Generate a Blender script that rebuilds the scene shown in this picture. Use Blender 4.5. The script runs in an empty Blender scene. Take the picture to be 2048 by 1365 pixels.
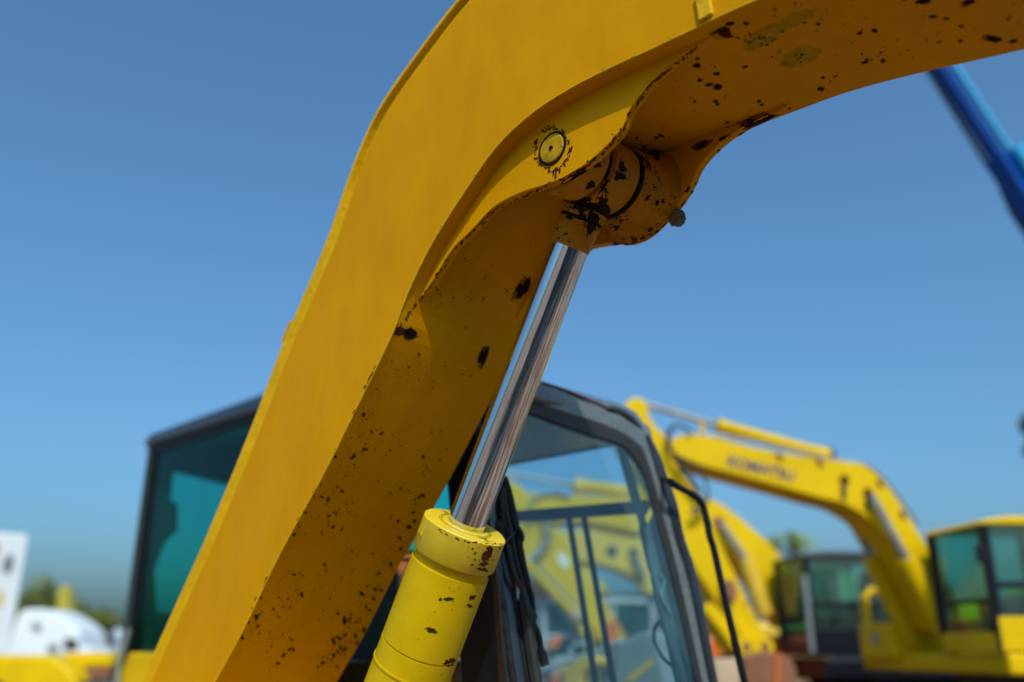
import bpy, bmesh, math, random
from mathutils import Vector, Matrix
from mathutils.bvhtree import BVHTree
from mathutils import noise as mnoise
rnd = random.Random(7)
sc = bpy.context.scene
COL = sc.collection
R = math.radians
# ------------------------------------------------------------------ camera, sky, sun, exposure
EYE = Vector((0, 0, 1.6)); FPX = 32 / 36 * 2048; PITCH = math.atan((1300 - 682.5) / FPX)
cd = bpy.data.cameras.new('camera'); cam = bpy.data.objects.new('camera', cd); COL.objects.link(cam)
cam.location = EYE; cam.rotation_euler = (R(90) + PITCH, 0, 0)
cd.lens = 32; cd.sensor_width = 36; cd.clip_start = 0.05; cd.clip_end = 5000
cd.dof.use_dof = True; cd.dof.focus_distance = 2.72; cd.dof.aperture_fstop = 0.032 / 0.040
cd.dof.aperture_blades = 0
sc.camera = cam
SUN_EL, SUN_AZ = 46, 168
w = bpy.data.worlds.new('World'); sc.world = w; w.use_nodes = True
nt = w.node_tree; bg = nt.nodes['Background']
sky = nt.nodes.new('ShaderNodeTexSky'); sky.sky_type = 'NISHITA'; sky.sun_disc = False
sky.sun_elevation = R(SUN_EL); sky.sun_rotation = R(SUN_AZ); sky.air_density = 1.0; sky.dust_density = 4.4; sky.ozone_density = 8.0
tint = nt.nodes.new('ShaderNodeMixRGB'); tint.blend_type = 'MULTIPLY'; tint.inputs[0].default_value = 1.0
tint.inputs[2].default_value = (0.88, 1.21, 1.195, 1); nt.links.new(sky.outputs[0], tint.inputs[1])
nt.links.new(tint.outputs[0], bg.inputs[0]); bg.inputs[1].default_value = 0.15
sd = bpy.data.lights.new('sun', 'SUN'); sun = bpy.data.objects.new('sun', sd); COL.objects.link(sun)
sd.energy = 3.5; sd.angle = R(0.5); sd.color = (1.0, 0.93, 0.82)
SV = Vector((math.cos(R(SUN_EL)) * math.sin(R(SUN_AZ)), math.cos(R(SUN_EL)) * math.cos(R(SUN_AZ)), math.sin(R(SUN_EL))))
sun.rotation_euler = SV.to_track_quat('Z', 'Y').to_euler(); sun.location = (3, -12, 20)
sc.view_settings.view_transform = 'Standard'; sc.view_settings.look = 'None'
sc.view_settings.exposure = 0.0; sc.view_settings.gamma = 1.0
sc.cycles.max_bounces = 8; sc.cycles.transparent_max_bounces = 16

# ------------------------------------------------------------------ materials
def lnk(nt, a, b): nt.links.new(a, b)
def base_mat(name):
    m = bpy.data.materials.new(name); m.use_nodes = True
    return m, m.node_tree, m.node_tree.nodes['Principled BSDF']
def tex(nt, kind, scale, detail=6, rough=0.6, coord='Object', stretch=None):
    tc = nt.nodes.new('ShaderNodeTexCoord'); src = tc.outputs[coord]
    if stretch:
        mp = nt.nodes.new('ShaderNodeMapping'); mp.inputs['Scale'].default_value = stretch
        lnk(nt, src, mp.inputs[0]); src = mp.outputs[0]
    t = nt.nodes.new('ShaderNodeTexNoise' if kind == 'noise' else 'ShaderNodeTexVoronoi')
    t.inputs['Scale'].default_value = scale
    if kind == 'noise': t.inputs['Detail'].default_value = detail; t.inputs['Roughness'].default_value = rough
    lnk(nt, src, t.inputs['Vector']); return t
def ramp(nt, src, stops):
    r = nt.nodes.new('ShaderNodeValToRGB'); el = r.color_ramp.elements
    while len(el) < len(stops): el.new(0.5)
    for e, (p, c) in zip(el, stops):
        e.position = p; e.color = (*c, 1) if len(c) == 3 else c
    lnk(nt, src, r.inputs[0]); return r
def g(v): return (v, v, v)
def paint(name, c, rough=0.4, var=0.12, scale=3.0, bump=0.05, bscale=60, metal=0.0, speck=None, coat=0.0, spec=0.5, grime=False):
    m, nt, b = base_mat(name)
    n1 = tex(nt, 'noise', scale, 8, 0.65)
    lo = tuple(x * (1 - var) for x in c); hi = tuple(min(1, x * (1 + var * 0.6)) for x in c)
    r1 = ramp(nt, n1.outputs['Fac'], [(0.3, lo), (0.7, hi)])
    colo = r1.outputs[0]
    if grime:       # faint dusty film and hairline scratches
        n4 = tex(nt, 'noise', 7, 9, 0.75, stretch=(1, 1, 0.35)); r4 = ramp(nt, n4.outputs['Fac'], [(0.42, g(0)), (0.8, g(0.35))])
        m4 = nt.nodes.new('ShaderNodeMixRGB'); lnk(nt, r4.outputs[0], m4.inputs[0]); lnk(nt, colo, m4.inputs[1]); m4.inputs[2].default_value = (c[0] * 0.62, c[1] * 0.55, c[2], 1); colo = m4.outputs[0]
        n5 = tex(nt, 'noise', 2.5, 2, 0.5, stretch=(22, 22, 1.2)); n6 = tex(nt, 'noise', 3.5, 3, 0.5)
        r5 = ramp(nt, n5.outputs['Fac'], [(0.70, g(0)), (0.715, g(1)), (0.73, g(0))]); r6 = ramp(nt, n6.outputs['Fac'], [(0.55, g(0)), (0.62, g(0.4))])
        mm = nt.nodes.new('ShaderNodeMath'); mm.operation = 'MULTIPLY'; lnk(nt, r5.outputs[0], mm.inputs[0]); lnk(nt, r6.outputs[0], mm.inputs[1])
        m5 = nt.nodes.new('ShaderNodeMixRGB'); lnk(nt, mm.outputs[0], m5.inputs[0]); lnk(nt, colo, m5.inputs[1]); m5.inputs[2].default_value = (c[0] * 1.15, c[1] * 1.3, 0.01, 1); colo = m5.outputs[0]
    if speck:
        sc_, thr, sc_col = speck
        n3 = tex(nt, 'noise', sc_, 4, 0.7); r3 = ramp(nt, n3.outputs['Fac'], [(thr, g(0)), (thr + 0.03, g(1))])
        mx = nt.nodes.new('ShaderNodeMixRGB'); lnk(nt, r3.outputs[0], mx.inputs[0]); lnk(nt, colo, mx.inputs[1]); mx.inputs[2].default_value = (*sc_col, 1)
        colo = mx.outputs[0]
    lnk(nt, colo, b.inputs['Base Color'])
    n2 = tex(nt, 'noise', scale * 4, 6, 0.7)
    r2 = ramp(nt, n2.outputs['Fac'], [(0.25, g(max(0.02, rough - 0.1))), (0.75, g(min(1, rough + 0.14)))])
    lnk(nt, r2.outputs[0], b.inputs['Roughness'])
    b.inputs['Metallic'].default_value = metal; b.inputs['Specular IOR Level'].default_value = spec
    if coat: b.inputs['Coat Weight'].default_value = coat; b.inputs['Coat Roughness'].default_value = 0.12
    if bump:
        nb = tex(nt, 'noise', bscale, 4, 0.6); bp = nt.nodes.new('ShaderNodeBump')
        bp.inputs['Strength'].default_value = bump; bp.inputs['Distance'].default_value = 0.01
        lnk(nt, nb.outputs['Fac'], bp.inputs['Height']); lnk(nt, bp.outputs[0], b.inputs['Normal'])
    return m
def glass(name, tint, refl=1.0, film=0.0, filmcol=(0.5, 0.55, 0.6), rough=0.02):
    m = bpy.data.materials.new(name); m.use_nodes = True; nt = m.node_tree; nt.nodes.clear()
    out = nt.nodes.new('ShaderNodeOutputMaterial'); tr = nt.nodes.new('ShaderNodeBsdfTransparent'); tr.inputs[0].default_value = (*tint, 1)
    gl = nt.nodes.new('ShaderNodeBsdfGlossy'); gl.inputs['Roughness'].default_value = rough
    fr = nt.nodes.new('ShaderNodeLayerWeight'); fr.inputs[0].default_value = 0.5        # Schlick reflectance, same from both sides
    pw = nt.nodes.new('ShaderNodeMath'); pw.operation = 'POWER'; pw.inputs[1].default_value = 5.0; lnk(nt, fr.outputs['Facing'], pw.inputs[0])
    ml = nt.nodes.new('ShaderNodeMath'); ml.operation = 'MULTIPLY_ADD'; ml.inputs[1].default_value = 0.94 * refl; ml.inputs[2].default_value = 0.05 * refl; ml.use_clamp = True
    lnk(nt, pw.outputs[0], ml.inputs[0])
    mx = nt.nodes.new('ShaderNodeMixShader'); lnk(nt, ml.outputs[0], mx.inputs[0]); lnk(nt, tr.outputs[0], mx.inputs[1]); lnk(nt, gl.outputs[0], mx.inputs[2])
    res = mx.outputs[0]
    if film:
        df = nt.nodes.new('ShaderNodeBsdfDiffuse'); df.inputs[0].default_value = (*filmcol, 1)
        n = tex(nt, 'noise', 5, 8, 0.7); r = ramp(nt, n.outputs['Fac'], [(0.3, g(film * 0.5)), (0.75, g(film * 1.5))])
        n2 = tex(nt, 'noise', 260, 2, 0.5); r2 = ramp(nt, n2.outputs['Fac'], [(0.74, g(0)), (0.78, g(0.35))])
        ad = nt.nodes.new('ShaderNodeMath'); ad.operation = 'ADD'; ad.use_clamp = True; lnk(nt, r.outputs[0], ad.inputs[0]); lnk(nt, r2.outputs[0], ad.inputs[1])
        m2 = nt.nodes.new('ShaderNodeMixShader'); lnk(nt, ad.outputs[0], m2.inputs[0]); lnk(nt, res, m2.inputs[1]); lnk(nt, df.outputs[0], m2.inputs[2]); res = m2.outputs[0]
    lnk(nt, res, out.inputs[0]); return m
M = {}
M['boom'] = paint('boom_yellow_paint', (0.60, 0.270, 0.0002), 0.46, 0.10, 2.2, 0.04, 90, spec=0.045, grime=True)
M['weld'] = paint('weld_yellow_paint', (0.64, 0.36, 0.003), 0.42, 0.15, 9, 0.35, 34, speck=(38, 0.70, (0.10, 0.035, 0.01)), spec=0.15)
M['cyl'] = paint('lemon_yellow_paint', (0.60, 0.395, 0.002), 0.42, 0.12, 6, 0.05, 60, spec=0.12, speck=(60, 0.73, (0.05, 0.018, 0.008)))
M['joint'] = paint('shaded_greasy_paint', (0.46, 0.19, 0.002), 0.5, 0.35, 14, 0.12, 60, spec=0.12, grime=True, speck=(26, 0.63, (0.04, 0.018, 0.006)))  # boom paint darkened to stand in for pin pocket shade, plus real grease specks
M['pin'] = paint('grimy_pin_paint', (0.46, 0.26, 0.006), 0.55, 0.45, 16, 0.1, 60, spec=0.1, speck=(22, 0.60, (0.16, 0.10, 0.03)))
M['nut'] = paint('weathered_nut', (0.11, 0.095, 0.065), 0.7, 0.3, 20, 0.2, 60)
M['smoke'] = glass('smoky_green_glass', (0.46, 0.68, 0.60), 1.0, 0.03)
M['gland'] = paint('pale_yellow_paint', (0.62, 0.43, 0.012), 0.45, 0.15, 10, 0.08, 60, speck=(30, 0.70, (0.16, 0.05, 0.01)))
M['chip'] = paint('bare_dark_metal', (0.014, 0.008, 0.005), 0.85, 0.4, 30, 0.3, 120, spec=0.08)
M['rust'] = paint('brown_rust', (0.075, 0.022, 0.006), 0.9, 0.5, 25, 0.5, 120, spec=0.06)
M['halo'] = paint('rust_bleed', (0.22, 0.075, 0.008), 0.75, 0.4, 40, 0.2, 120, spec=0.1)
M['stain'] = paint('olive_stain', (0.40, 0.24, 0.004), 0.6, 0.35, 30, 0.1, 90, spec=0.05)
M['grease'] = paint('black_grease', (0.009, 0.006, 0.004), 0.6, 0.3, 20, 0.4, 60, spec=0.12)
def chrome():
    m, nt, b = base_mat('polished_chrome'); b.inputs['Metallic'].default_value = 1
    b.inputs['Base Color'].default_value = (0.62, 0.67, 0.72, 1)
    n = tex(nt, 'noise', 30, 5, 0.6, stretch=(1, 1, 0.05)); r = ramp(nt, n.outputs['Fac'], [(0.3, g(0.025)), (0.75, g(0.09))]); lnk(nt, r.outputs[0], b.inputs['Roughness'])
    return m
M['chrome'] = chrome()
M['black'] = paint('black_gloss_paint', (0.018, 0.02, 0.024), 0.22, 0.25, 8, 0.03, 80, coat=0.5)
M['matblack'] = paint('satin_black_paint', (0.006, 0.007, 0.012), 0.38, 0.3, 12, 0.06, 80, spec=0.2)
M['rubber'] = paint('black_rubber', (0.014, 0.014, 0.015), 0.55, 0.4, 20, 0.2, 50, speck=(150, 0.74, (0.25, 0.25, 0.25)))
M['roof'] = paint('sky_greyed_black_paint', (0.115, 0.14, 0.15), 0.25, 0.2, 8, 0.03, 60, coat=0.4)  # black cab paint lifted to grey, the reflected sky is put into the colour
M['trim'] = paint('grey_plastic_trim', (0.17, 0.20, 0.21), 0.5, 0.3, 14, 0.15, 60)
M['clear'] = glass('clear_glass', (0.72, 0.86, 0.88), 1.0, 0.07, (0.22, 0.42, 0.55))  # blue film colour paints in the haze of reflected sky
M['teal'] = glass('teal_tinted_glass', (0.20, 0.82, 0.74), 0.6, 0.0)
M['tealdark'] = glass('green_tinted_glass', (0.50, 0.82, 0.76), 1.0, 0.03)
M['yel'] = paint('bright_yellow_paint', (0.60, 0.385, 0.001), 0.4, 0.14, 1.2, 0.03, 20, spec=0.12, speck=(7, 0.66, (0.30, 0.16, 0.02)))
M['yel2'] = paint('faded_yellow_paint', (0.62, 0.40, 0.03), 0.5, 0.16, 1.2, 0.03, 20)
M['orange'] = paint('orange_paint', (0.62, 0.13, 0.012), 0.45, 0.2, 2, 0.03, 20)
M['darkgrey'] = paint('dark_machine_grey', (0.03, 0.034, 0.036), 0.6, 0.4, 3, 0.1, 20)
M['steel'] = paint('grey_steel', (0.30, 0.31, 0.31), 0.4, 0.3, 6, 0.05, 30, metal=0.6)
M['silver'] = paint('silver_grey_paint', (0.35, 0.38, 0.40), 0.4, 0.2, 5)
M['white'] = paint('white_paint', (0.64, 0.67, 0.70), 0.4, 0.06, 1.5)
M['tan'] = paint('sun_bleached_tan_steel', (0.42, 0.30, 0.20), 0.8, 0.25, 3, 0.1, 20)
M['bucket'] = paint('rust_brown_bucket_steel', (0.20, 0.075, 0.035), 0.8, 0.3, 3, 0.1, 20)
M['blue'] = paint('blue_lift_paint', (0.001, 0.045, 0.24), 0.4, 0.15, 3, spec=0.2)
M['cyan'] = paint('light_blue_lift_paint', (0.005, 0.26, 0.55), 0.35, 0.1, 3)
M['navy'] = paint('navy_lettering', (0.03, 0.02, 0.12), 0.5, 0.1, 3, 0)
M['paper'] = paint('paper_notice', (0.7, 0.72, 0.72), 0.7, 0.05, 3, 0)
M['greyhood'] = paint('grey_blue_hood_paint', (0.20, 0.24, 0.25), 0.4, 0.15, 3)
def soil():
    m, nt, b = base_mat('reddish_yard_dirt')
    n = tex(nt, 'noise', 1.1, 5, 0.62); r = ramp(nt, n.outputs['Fac'], [(0.36, (0.03, 0.021, 0.017)), (0.43, (0.14, 0.07, 0.036)), (0.50, (0.23, 0.088, 0.036)), (0.54, (0.29, 0.22, 0.165)), (0.64, (0.40, 0.37, 0.34))])  # red tone and pale patches made up for warm bounce and rod reflections
    lnk(nt, r.outputs[0], b.inputs['Base Color']); b.inputs['Roughness'].default_value = 0.95
    nb = tex(nt, 'noise', 9, 5, 0.6); bp = nt.nodes.new('ShaderNodeBump'); bp.inputs['Strength'].default_value = 0.6; lnk(nt, nb.outputs['Fac'], bp.inputs['Height']); lnk(nt, bp.outputs[0], b.inputs['Normal'])
    return m
M['soil'] = soil()
M['leaf'] = paint('green_leaves', (0.11, 0.135, 0.016), 0.6, 0.4, 0.8, 0)
M['yelpole'] = paint('faded_olive_yellow_paint', (0.36, 0.30, 0.03), 0.6, 0.2, 2, 0.02, 10)
M['palmleaf'] = paint('palm_leaves', (0.20, 0.26, 0.02), 0.5, 0.3, 0.8, 0)
M['darkleaf'] = paint('dark_leaves', (0.05, 0.07, 0.03), 0.6, 0.4, 0.8, 0)
M['bark'] = paint('grey_brown_bark', (0.12, 0.085, 0.06), 0.9, 0.3, 5, 0.5, 20)
M['seat'] = paint('dark_green_seat_fabric', (0.02, 0.035, 0.035), 0.8, 0.3, 12, 0.2, 40)
M['boards'] = paint('reflector_boards', (0.22, 0.23, 0.235), 0.9, 0.3, 1.5, 0.2, 12)
M['paleboards'] = paint('pale_reflector_boards', (0.50, 0.53, 0.55), 0.9, 0.3, 1.5, 0.2, 12)
M['darkboards'] = paint('dark_reflector_boards', (0.06, 0.058, 0.056), 0.9, 0.3, 1.5, 0.2, 12)
M['concrete'] = paint('beige_render', (0.42, 0.38, 0.33), 0.9, 0.15, 0.6, 0.1, 8)

# ------------------------------------------------------------------ mesh helpers
def ray(px, py):
    x = (px - 1024) / FPX; y = -(py - 682.5) / FPX; c, s = math.cos(PITCH), math.sin(PITCH)
    return Vector((x, c - y * s, s + y * c))
def hit(px, py, p0, n):
    r = ray(px, py); return EYE + r * ((p0 - EYE).dot(n) / r.dot(n))
class Side:          # a family of parallel vertical planes, l metres from the camera along L; F is the machine's forward direction
    def __init__(s, az):
        a = R(az); s.L = Vector((math.sin(a), math.cos(a), 0)); s.F = Vector((math.cos(a), -math.sin(a), 0))
    def on(s, px, py, l): r = ray(px, py); return EYE + r * (l / r.dot(s.L))
    def at(s, l, u, z): v = s.L * l + s.F * u; return Vector((v.x, v.y, z))
    def lu(s, P): return P.dot(s.L), P.dot(s.F), P.z
def depth(px, py, Y):
    r = ray(px, py); return EYE + r * (Y / r.y)
ORIGIN = {}
def link(name, me, m, parent=None, smooth=None, bevel=0, seg=2):
    vs = me.vertices
    c = Vector((0, 0, 0))
    for v in vs: c += v.co
    c /= max(1, len(vs))
    for v in vs: v.co -= c
    for mm in (m if isinstance(m, (list, tuple)) else [m]): me.materials.append(mm)
    me.update()
    o = bpy.data.objects.new(name, me); COL.objects.link(o)
    ORIGIN[o.name] = c.copy()
    if parent is not None:
        o.parent = parent; o.location = c - ORIGIN[parent.name]
    else: o.location = c
    if bevel:
        b = o.modifiers.new('bevel', 'BEVEL'); b.width = bevel; b.segments = seg; b.limit_method = 'ANGLE'; b.angle_limit = R(35); b.harden_normals = False
    return o
def mk(name, verts, faces, m, parent=None, smooth=False, bevel=0, idx=None, recalc=False):
    me = bpy.data.meshes.new(name); me.from_pydata([tuple(v) for v in verts], [], faces)
    if recalc:
        bm = bmesh.new(); bm.from_mesh(me); bmesh.ops.remove_doubles(bm, verts=bm.verts, dist=1e-5); bmesh.ops.recalc_face_normals(bm, faces=bm.faces); bm.to_mesh(me); bm.free()
    if smooth is True: me.polygons.foreach_set('use_smooth', [True] * len(me.polygons))
    elif smooth: me.polygons.foreach_set('use_smooth', smooth); me.set_sharp_from_angle(angle=R(35))
    o = link(name, me, m, parent, bevel=bevel)
    if idx: me.polygons.foreach_set('material_index', idx)
    return o
def empty(name, loc, label=None, cat=None, group=None, parent=None):
    o = bpy.data.objects.new(name, None); COL.objects.link(o); o.empty_display_size = 0.2
    ORIGIN[o.name] = Vector(loc)
    if parent is not None: o.parent = parent; o.location = Vector(loc) - ORIGIN[parent.name]
    else: o.location = loc
    tag(o, label, cat, group); return o
def tag(o, label=None, cat=None, group=None, kind=None):
    for k, v in (('label', label), ('category', cat), ('group', group), ('kind', kind)):
        if v: o[k] = v
    return o
def prism_geo(pts, vec):
    n = len(pts); vec = Vector(vec)
    nrm = Vector((0, 0, 0))
    for i in range(n): nrm += (pts[i] - pts[0]).cross(pts[(i + 1) % n] - pts[0])
    pts = list(pts)
    if nrm.dot(vec) > 0: pts.reverse()
    v = pts + [p + vec for p in pts]
    f = [tuple(range(n)), tuple(reversed(range(n, 2 * n)))]
    f += [(i, i + n, (i + 1) % n + n, (i + 1) % n) for i in range(n)]
    return v, f
def prism(name, pts, vec, m, parent=None, bevel=0):
    v, f = prism_geo(pts, vec); return mk(name, v, f, m, parent, bevel=bevel)
def box(name, c, ax, ay, az, m, parent=None, bevel=0):
    c, ax, ay, az = map(Vector, (c, ax, ay, az))
    pts = [c - ax - ay - az, c + ax - ay - az, c + ax + ay - az, c - ax + ay - az]
    return prism(name, pts, az * 2, m, parent, bevel)
def ring(name, outer, inner, vec, m, parent=None, bevel=0):
    n = len(outer); vec = Vector(vec)
    v = list(outer) + list(inner) + [p + vec for p in outer] + [p + vec for p in inner]; f = []
    for i in range(n):
        j = (i + 1) % n
        f += [(i, j, n + j, n + i), (2 * n + i, 3 * n + i, 3 * n + j, 2 * n + j), (i, 2 * n + i, 2 * n + j, j), (n + i, n + j, 3 * n + j, 3 * n + i)]
    nrm = (v[1] - v[0]).cross(v[n + 1] - v[0])
    if nrm.dot(vec) > 0: f = [tuple(reversed(q)) for q in f]
    return mk(name, v, f, m, parent, bevel=bevel)
def tube_geo(pts, rad, seg=16, caps=True):
    pts = [Vector(p) for p in pts]; n = len(pts)
    rad = rad if isinstance(rad, (list, tuple)) else [rad] * n
    up = None; v = []; f = []; sm = []
    for i, p in enumerate(pts):
        a = pts[max(0, i - 1)]; b = pts[min(n - 1, i + 1)]; t = (b - a)
        if t.length < 1e-9: t = (pts[-1] - pts[0])
        t.normalize()
        if up is None:
            up = Vector((0, 0, 1)) if abs(t.z) < 0.9 else Vector((1, 0, 0))
        x = (up - t * up.dot(t)).normalized(); y = t.cross(x); up = x
        for k in range(seg):
            an = 2 * math.pi * k / seg; v.append(p + (x * math.cos(an) + y * math.sin(an)) * rad[i])
    for i in range(n - 1):
        for k in range(seg):
            k2 = (k + 1) % seg; f.append((i * seg + k, i * seg + k2, (i + 1) * seg + k2, (i + 1) * seg + k)); sm.append(True)
    if caps:
        f.append(tuple(reversed(range(seg)))); sm.append(False); f.append(tuple((n - 1) * seg + k for k in range(seg))); sm.append(False)
    return v, f, sm
def tube(name, pts, rad, m, parent=None, seg=16, caps=True, bevel=0):
    v, f, sm = tube_geo(pts, rad, seg, caps); return mk(name, v, f, m, parent, smooth=sm, bevel=bevel)
def lathe(name, p0, p1, prof, m, parent=None, seg=48):     # prof: (metres along axis, radius); doubled points give hard edges
    d = (p1 - p0).normalized(); return tube(name, [p0 + d * t for t, _ in prof], [r for _, r in prof], m, parent, seg)
def catmull(pts, k=6):
    pts = [Vector(p) for p in pts]; out = []
    for i in range(len(pts) - 1):
        p0 = pts[max(i - 1, 0)]; p1 = pts[i]; p2 = pts[i + 1]; p3 = pts[min(i + 2, len(pts) - 1)]
        for j in range(k):
            t = j / k; out.append(0.5 * ((2 * p1) + (p2 - p0) * t + (2 * p0 - 5 * p1 + 4 * p2 - p3) * t * t + (3 * p1 - p0 - 3 * p2 + p3) * t ** 3))
    out.append(pts[-1]); return out
def resample(pts, n):
    L = [0]
    for a, b in zip(pts, pts[1:]): L.append(L[-1] + (b - a).length)
    out = []; j = 0
    for i in range(n):
        t = L[-1] * i / (n - 1)
        while j < len(L) - 2 and L[j + 1] < t: j += 1
        s = (t - L[j]) / max(1e-9, L[j + 1] - L[j]); out.append(pts[j].lerp(pts[j + 1], min(1, max(0, s))))
    return out
def px2(pts): return [Vector((x, y, 0)) for x, y in pts]
def smoothpx(pts, k=5): return [(p.x, p.y) for p in catmull(px2(pts), k)]

# ------------------------------------------------------------------ ground
Z_ = Vector((0, 0, 1))
ground_v = []; gn = 24
rings = [0, 3, 8, 20, 60, 200, 800, 2500]
for r_ in rings[1:]:
    for k in range(gn):
        an = 2 * math.pi * k / gn; ground_v.append(Vector((r_ * math.cos(an), r_ * math.sin(an), 0)))
gf = [tuple(range(gn))]
for i in range(len(rings) - 2):
    for k in range(gn): gf.append((i * gn + k, (i + 1) * gn + k, (i + 1) * gn + (k + 1) % gn, i * gn + (k + 1) % gn))
gm_ = M['soil']
tag(mk('ground', ground_v, gf, M['soil']), 'unseen dirt ground of the machine yard, red patchy tone made up for bounce and reflections', kind='structure')

# invented board wall behind the camera, added to give the chrome rod streaks to mirror
sh = empty('rod_reflector', (4.0, -6.0, 0), 'invented board wall behind the viewer, added for the chrome rod to mirror', 'rod_reflector')
v_, f_, bi_ = [], [], []
x_ = -1.5; k_ = 0
SHD = Vector((math.cos(R(-8)), math.sin(R(-8)), 0)); SHO = Vector((0, -5.2, 0))
while x_ < 13:
    wd_ = rnd.uniform(0.7, 2.2); gap_ = rnd.choice((0.1, 0.3, 0.6, 1.0)); hh_ = 6.2; dp_ = rnd.uniform(0, 0.12)
    pp, ff = prism_geo([SHO + SHD * x_ + Vector((0, dp_, 0)), SHO + SHD * (x_ + wd_) + Vector((0, dp_, 0)), SHO + SHD * (x_ + wd_) + Vector((0, dp_, hh_)), SHO + SHD * x_ + Vector((0, dp_, hh_))], Vector((0, -0.06, 0)))
    o_ = len(v_); v_ += pp; f_ += [tuple(i + o_ for i in q) for q in ff]; bi_ += [rnd.randrange(3)] * len(ff); x_ += wd_ + gap_
tag(mk('reflector_wall', v_, f_, [M['boards'], M['paleboards'], M['darkboards']], sh, idx=bi_), kind='stuff')
box('reflector_backing', SHO + SHD * 5.8 + Vector((0, -2.3, 3.0)), SHD * 7.2, Vector((0, 1.6, 0)), Z_ * 3.0, M['darkgrey'], sh)

# ================================================================== foreground excavator
S = Side(44.3); L, F, Z = S.L, S.F, Vector((0, 0, 1))
LN, LF = 1.75, 2.29                     # near and far faces of the boom
on = S.on
ex = empty('excavator', S.at(2.6, -3.6, 0), 'yellow excavator in the foreground, arched boom crossing in front of its black cab', 'excavator', 'yellow excavators in the yard')

TOP = [(215, 1520), (255, 1430), (283, 1365), (305, 1312), (360, 1190), (420, 1055), (500, 860), (560, 702), (620, 560), (660, 462), (700, 345), (742, 245), (780, 180), (830, 110), (880, 42), (912, 2), (960, -50), (1040, -120), (1150, -195), (1300, -262), (1500, -330), (1800, -420), (2150, -540)]
BOT = [(345, 1520), (395, 1430), (428, 1365), (480, 1270), (560, 1105), (640, 960), (700, 840), (780, 675), (809, 598), (846, 518), (881, 457), (938, 369), (995, 290), (1066, 224), (1149, 171), (1237, 127), (1303, 97), (1387, 57), (1500, 4), (1640, -48), (1800, -100), (2150, -215)]
NS = 90
def curve_on(pts, l, n=NS): return resample([on(x, y, l) for x, y in smoothpx(pts, 6)], n)
T = curve_on(TOP, LN); B = curve_on(BOT, LN)
# the boom goes on past the frame, over the viewer's right shoulder, and its foot runs down to the house
T += [on(x, y, LN) for x, y in ((2300, -592), (2480, -650))]; B += [on(x, y, LN) for x, y in ((2300, -262), (2480, -318))]
def inset(curve, d, other):     # move a curve within the boom plane towards another curve
    out = []
    for i, p in enumerate(curve):
        t = (curve[min(i + 1, len(curve) - 1)] - curve[max(i - 1, 0)]).normalized(); nrm = t.cross(L).normalized()
        if (other[i] - p).dot(nrm) < 0: nrm = -nrm
        out.append(p + nrm * d)
    return out
W = LF - LN
T1 = inset(T, 0.014, B); T2 = inset(T, 0.050, B); B1 = inset(B, 0.004, T)
# near side plate sits 14 mm inside the top plate's edge, joined by a rough fillet weld
side_n = [p + L * 0.012 for p in T2] + [p for p in reversed(B)]
v = []; f = []; idx = []
def add_strip(a, b_, mi, flip=False):
    o = len(v); n = len(a); v.extend(a); v.extend(b_)
    for i in range(n - 1):
        q = (o + i, o + i + 1, o + n + i + 1, o + n + i)
        f.append(tuple(reversed(q)) if flip else q); idx.append(mi)
mid = [(p + q) * 0.5 for p, q in zip(T, B)]
PLn = [p + L * 0.012 for p in T2]
q1 = [p.lerp(q, 0.33) for p, q in zip(PLn, B)]; q2 = [p.lerp(q, 0.72) + L * (-0.003) for p, q in zip(PLn, B)]
add_strip(PLn, q1, 0); add_strip(q1, q2, 0); add_strip(q2, B, 0)          # near plate, faintly dished
Bf = [p + L * W for p in B]; Tf = [p + L * W for p in T]
Bm = [p.lerp(q, 0.36) for p, q in zip(B, Bf)]
down = inset(B, -0.010, T)
Bm = [m_ + (d - b_) for m_, d, b_ in zip(Bm, down, B)]
add_strip(B, Bm, 0); add_strip(Bm, Bf, 0); add_strip(Bf, Tf, 0); add_strip(Tf, T, 0)
for e_ in (0, len(B) - 1):
    o_ = len(v); v += [B[e_], Bm[e_], Bf[e_], Tf[e_], T[e_], PLn[e_]]; f.append(tuple(range(o_, o_ + 6)))
nv_ = len(B)
boom = mk('boom', v, f, M['boom'], ex, recalc=True)
add = None
v, f, idx = [], [], []
# top plate edge and weld fillet
def sstep(t, a, b): t = min(1, max(0, (t - a) / (b - a))); return t * t * (3 - 2 * t)
mids = [p.lerp(q, 0.5 - 0.32 * sstep(i / NS, 0.40, 0.50)) + L * (0.002 + 0.020 * sstep(i / NS, 0.40, 0.50)) for i, (p, q) in enumerate(zip(T1, PLn))]
add_strip(T, T1, 0); add_strip(T1, mids, 0); add_strip(mids, PLn, 0)
mk('weld_bead', v, f, M['weld'], boom, smooth=True)
# lower edge lip of the near side plate
lip = tube('edge_weld', [p + L * 0.003 for p in B[6:78]], 0.0035, M['weld'], boom, 6)

tube('plate_seam', [on(x, y, LN + 0.013) for x, y in smoothpx([(958, 20), (990, 70), (1022, 130), (1058, 190)], 4)], 0.0022, M['boom'], boom, 6)
# brackets under the bend
BR = [(781, 668), (797, 652), (814, 635), (858, 573), (904, 500), (943, 461), (987, 415), (1039, 387), (1088, 371), (1127, 356), (1176, 325), (1215, 290), (1242, 259), (1259, 220), (1279, 193), (1303, 163), (1347, 123), (1391, 94), (1435, 66)]
LBN = LN + 0.055
brc = [on(x, y, LBN) for x, y in smoothpx(BR, 5)]
upper = []
nb = len(brc)
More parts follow.
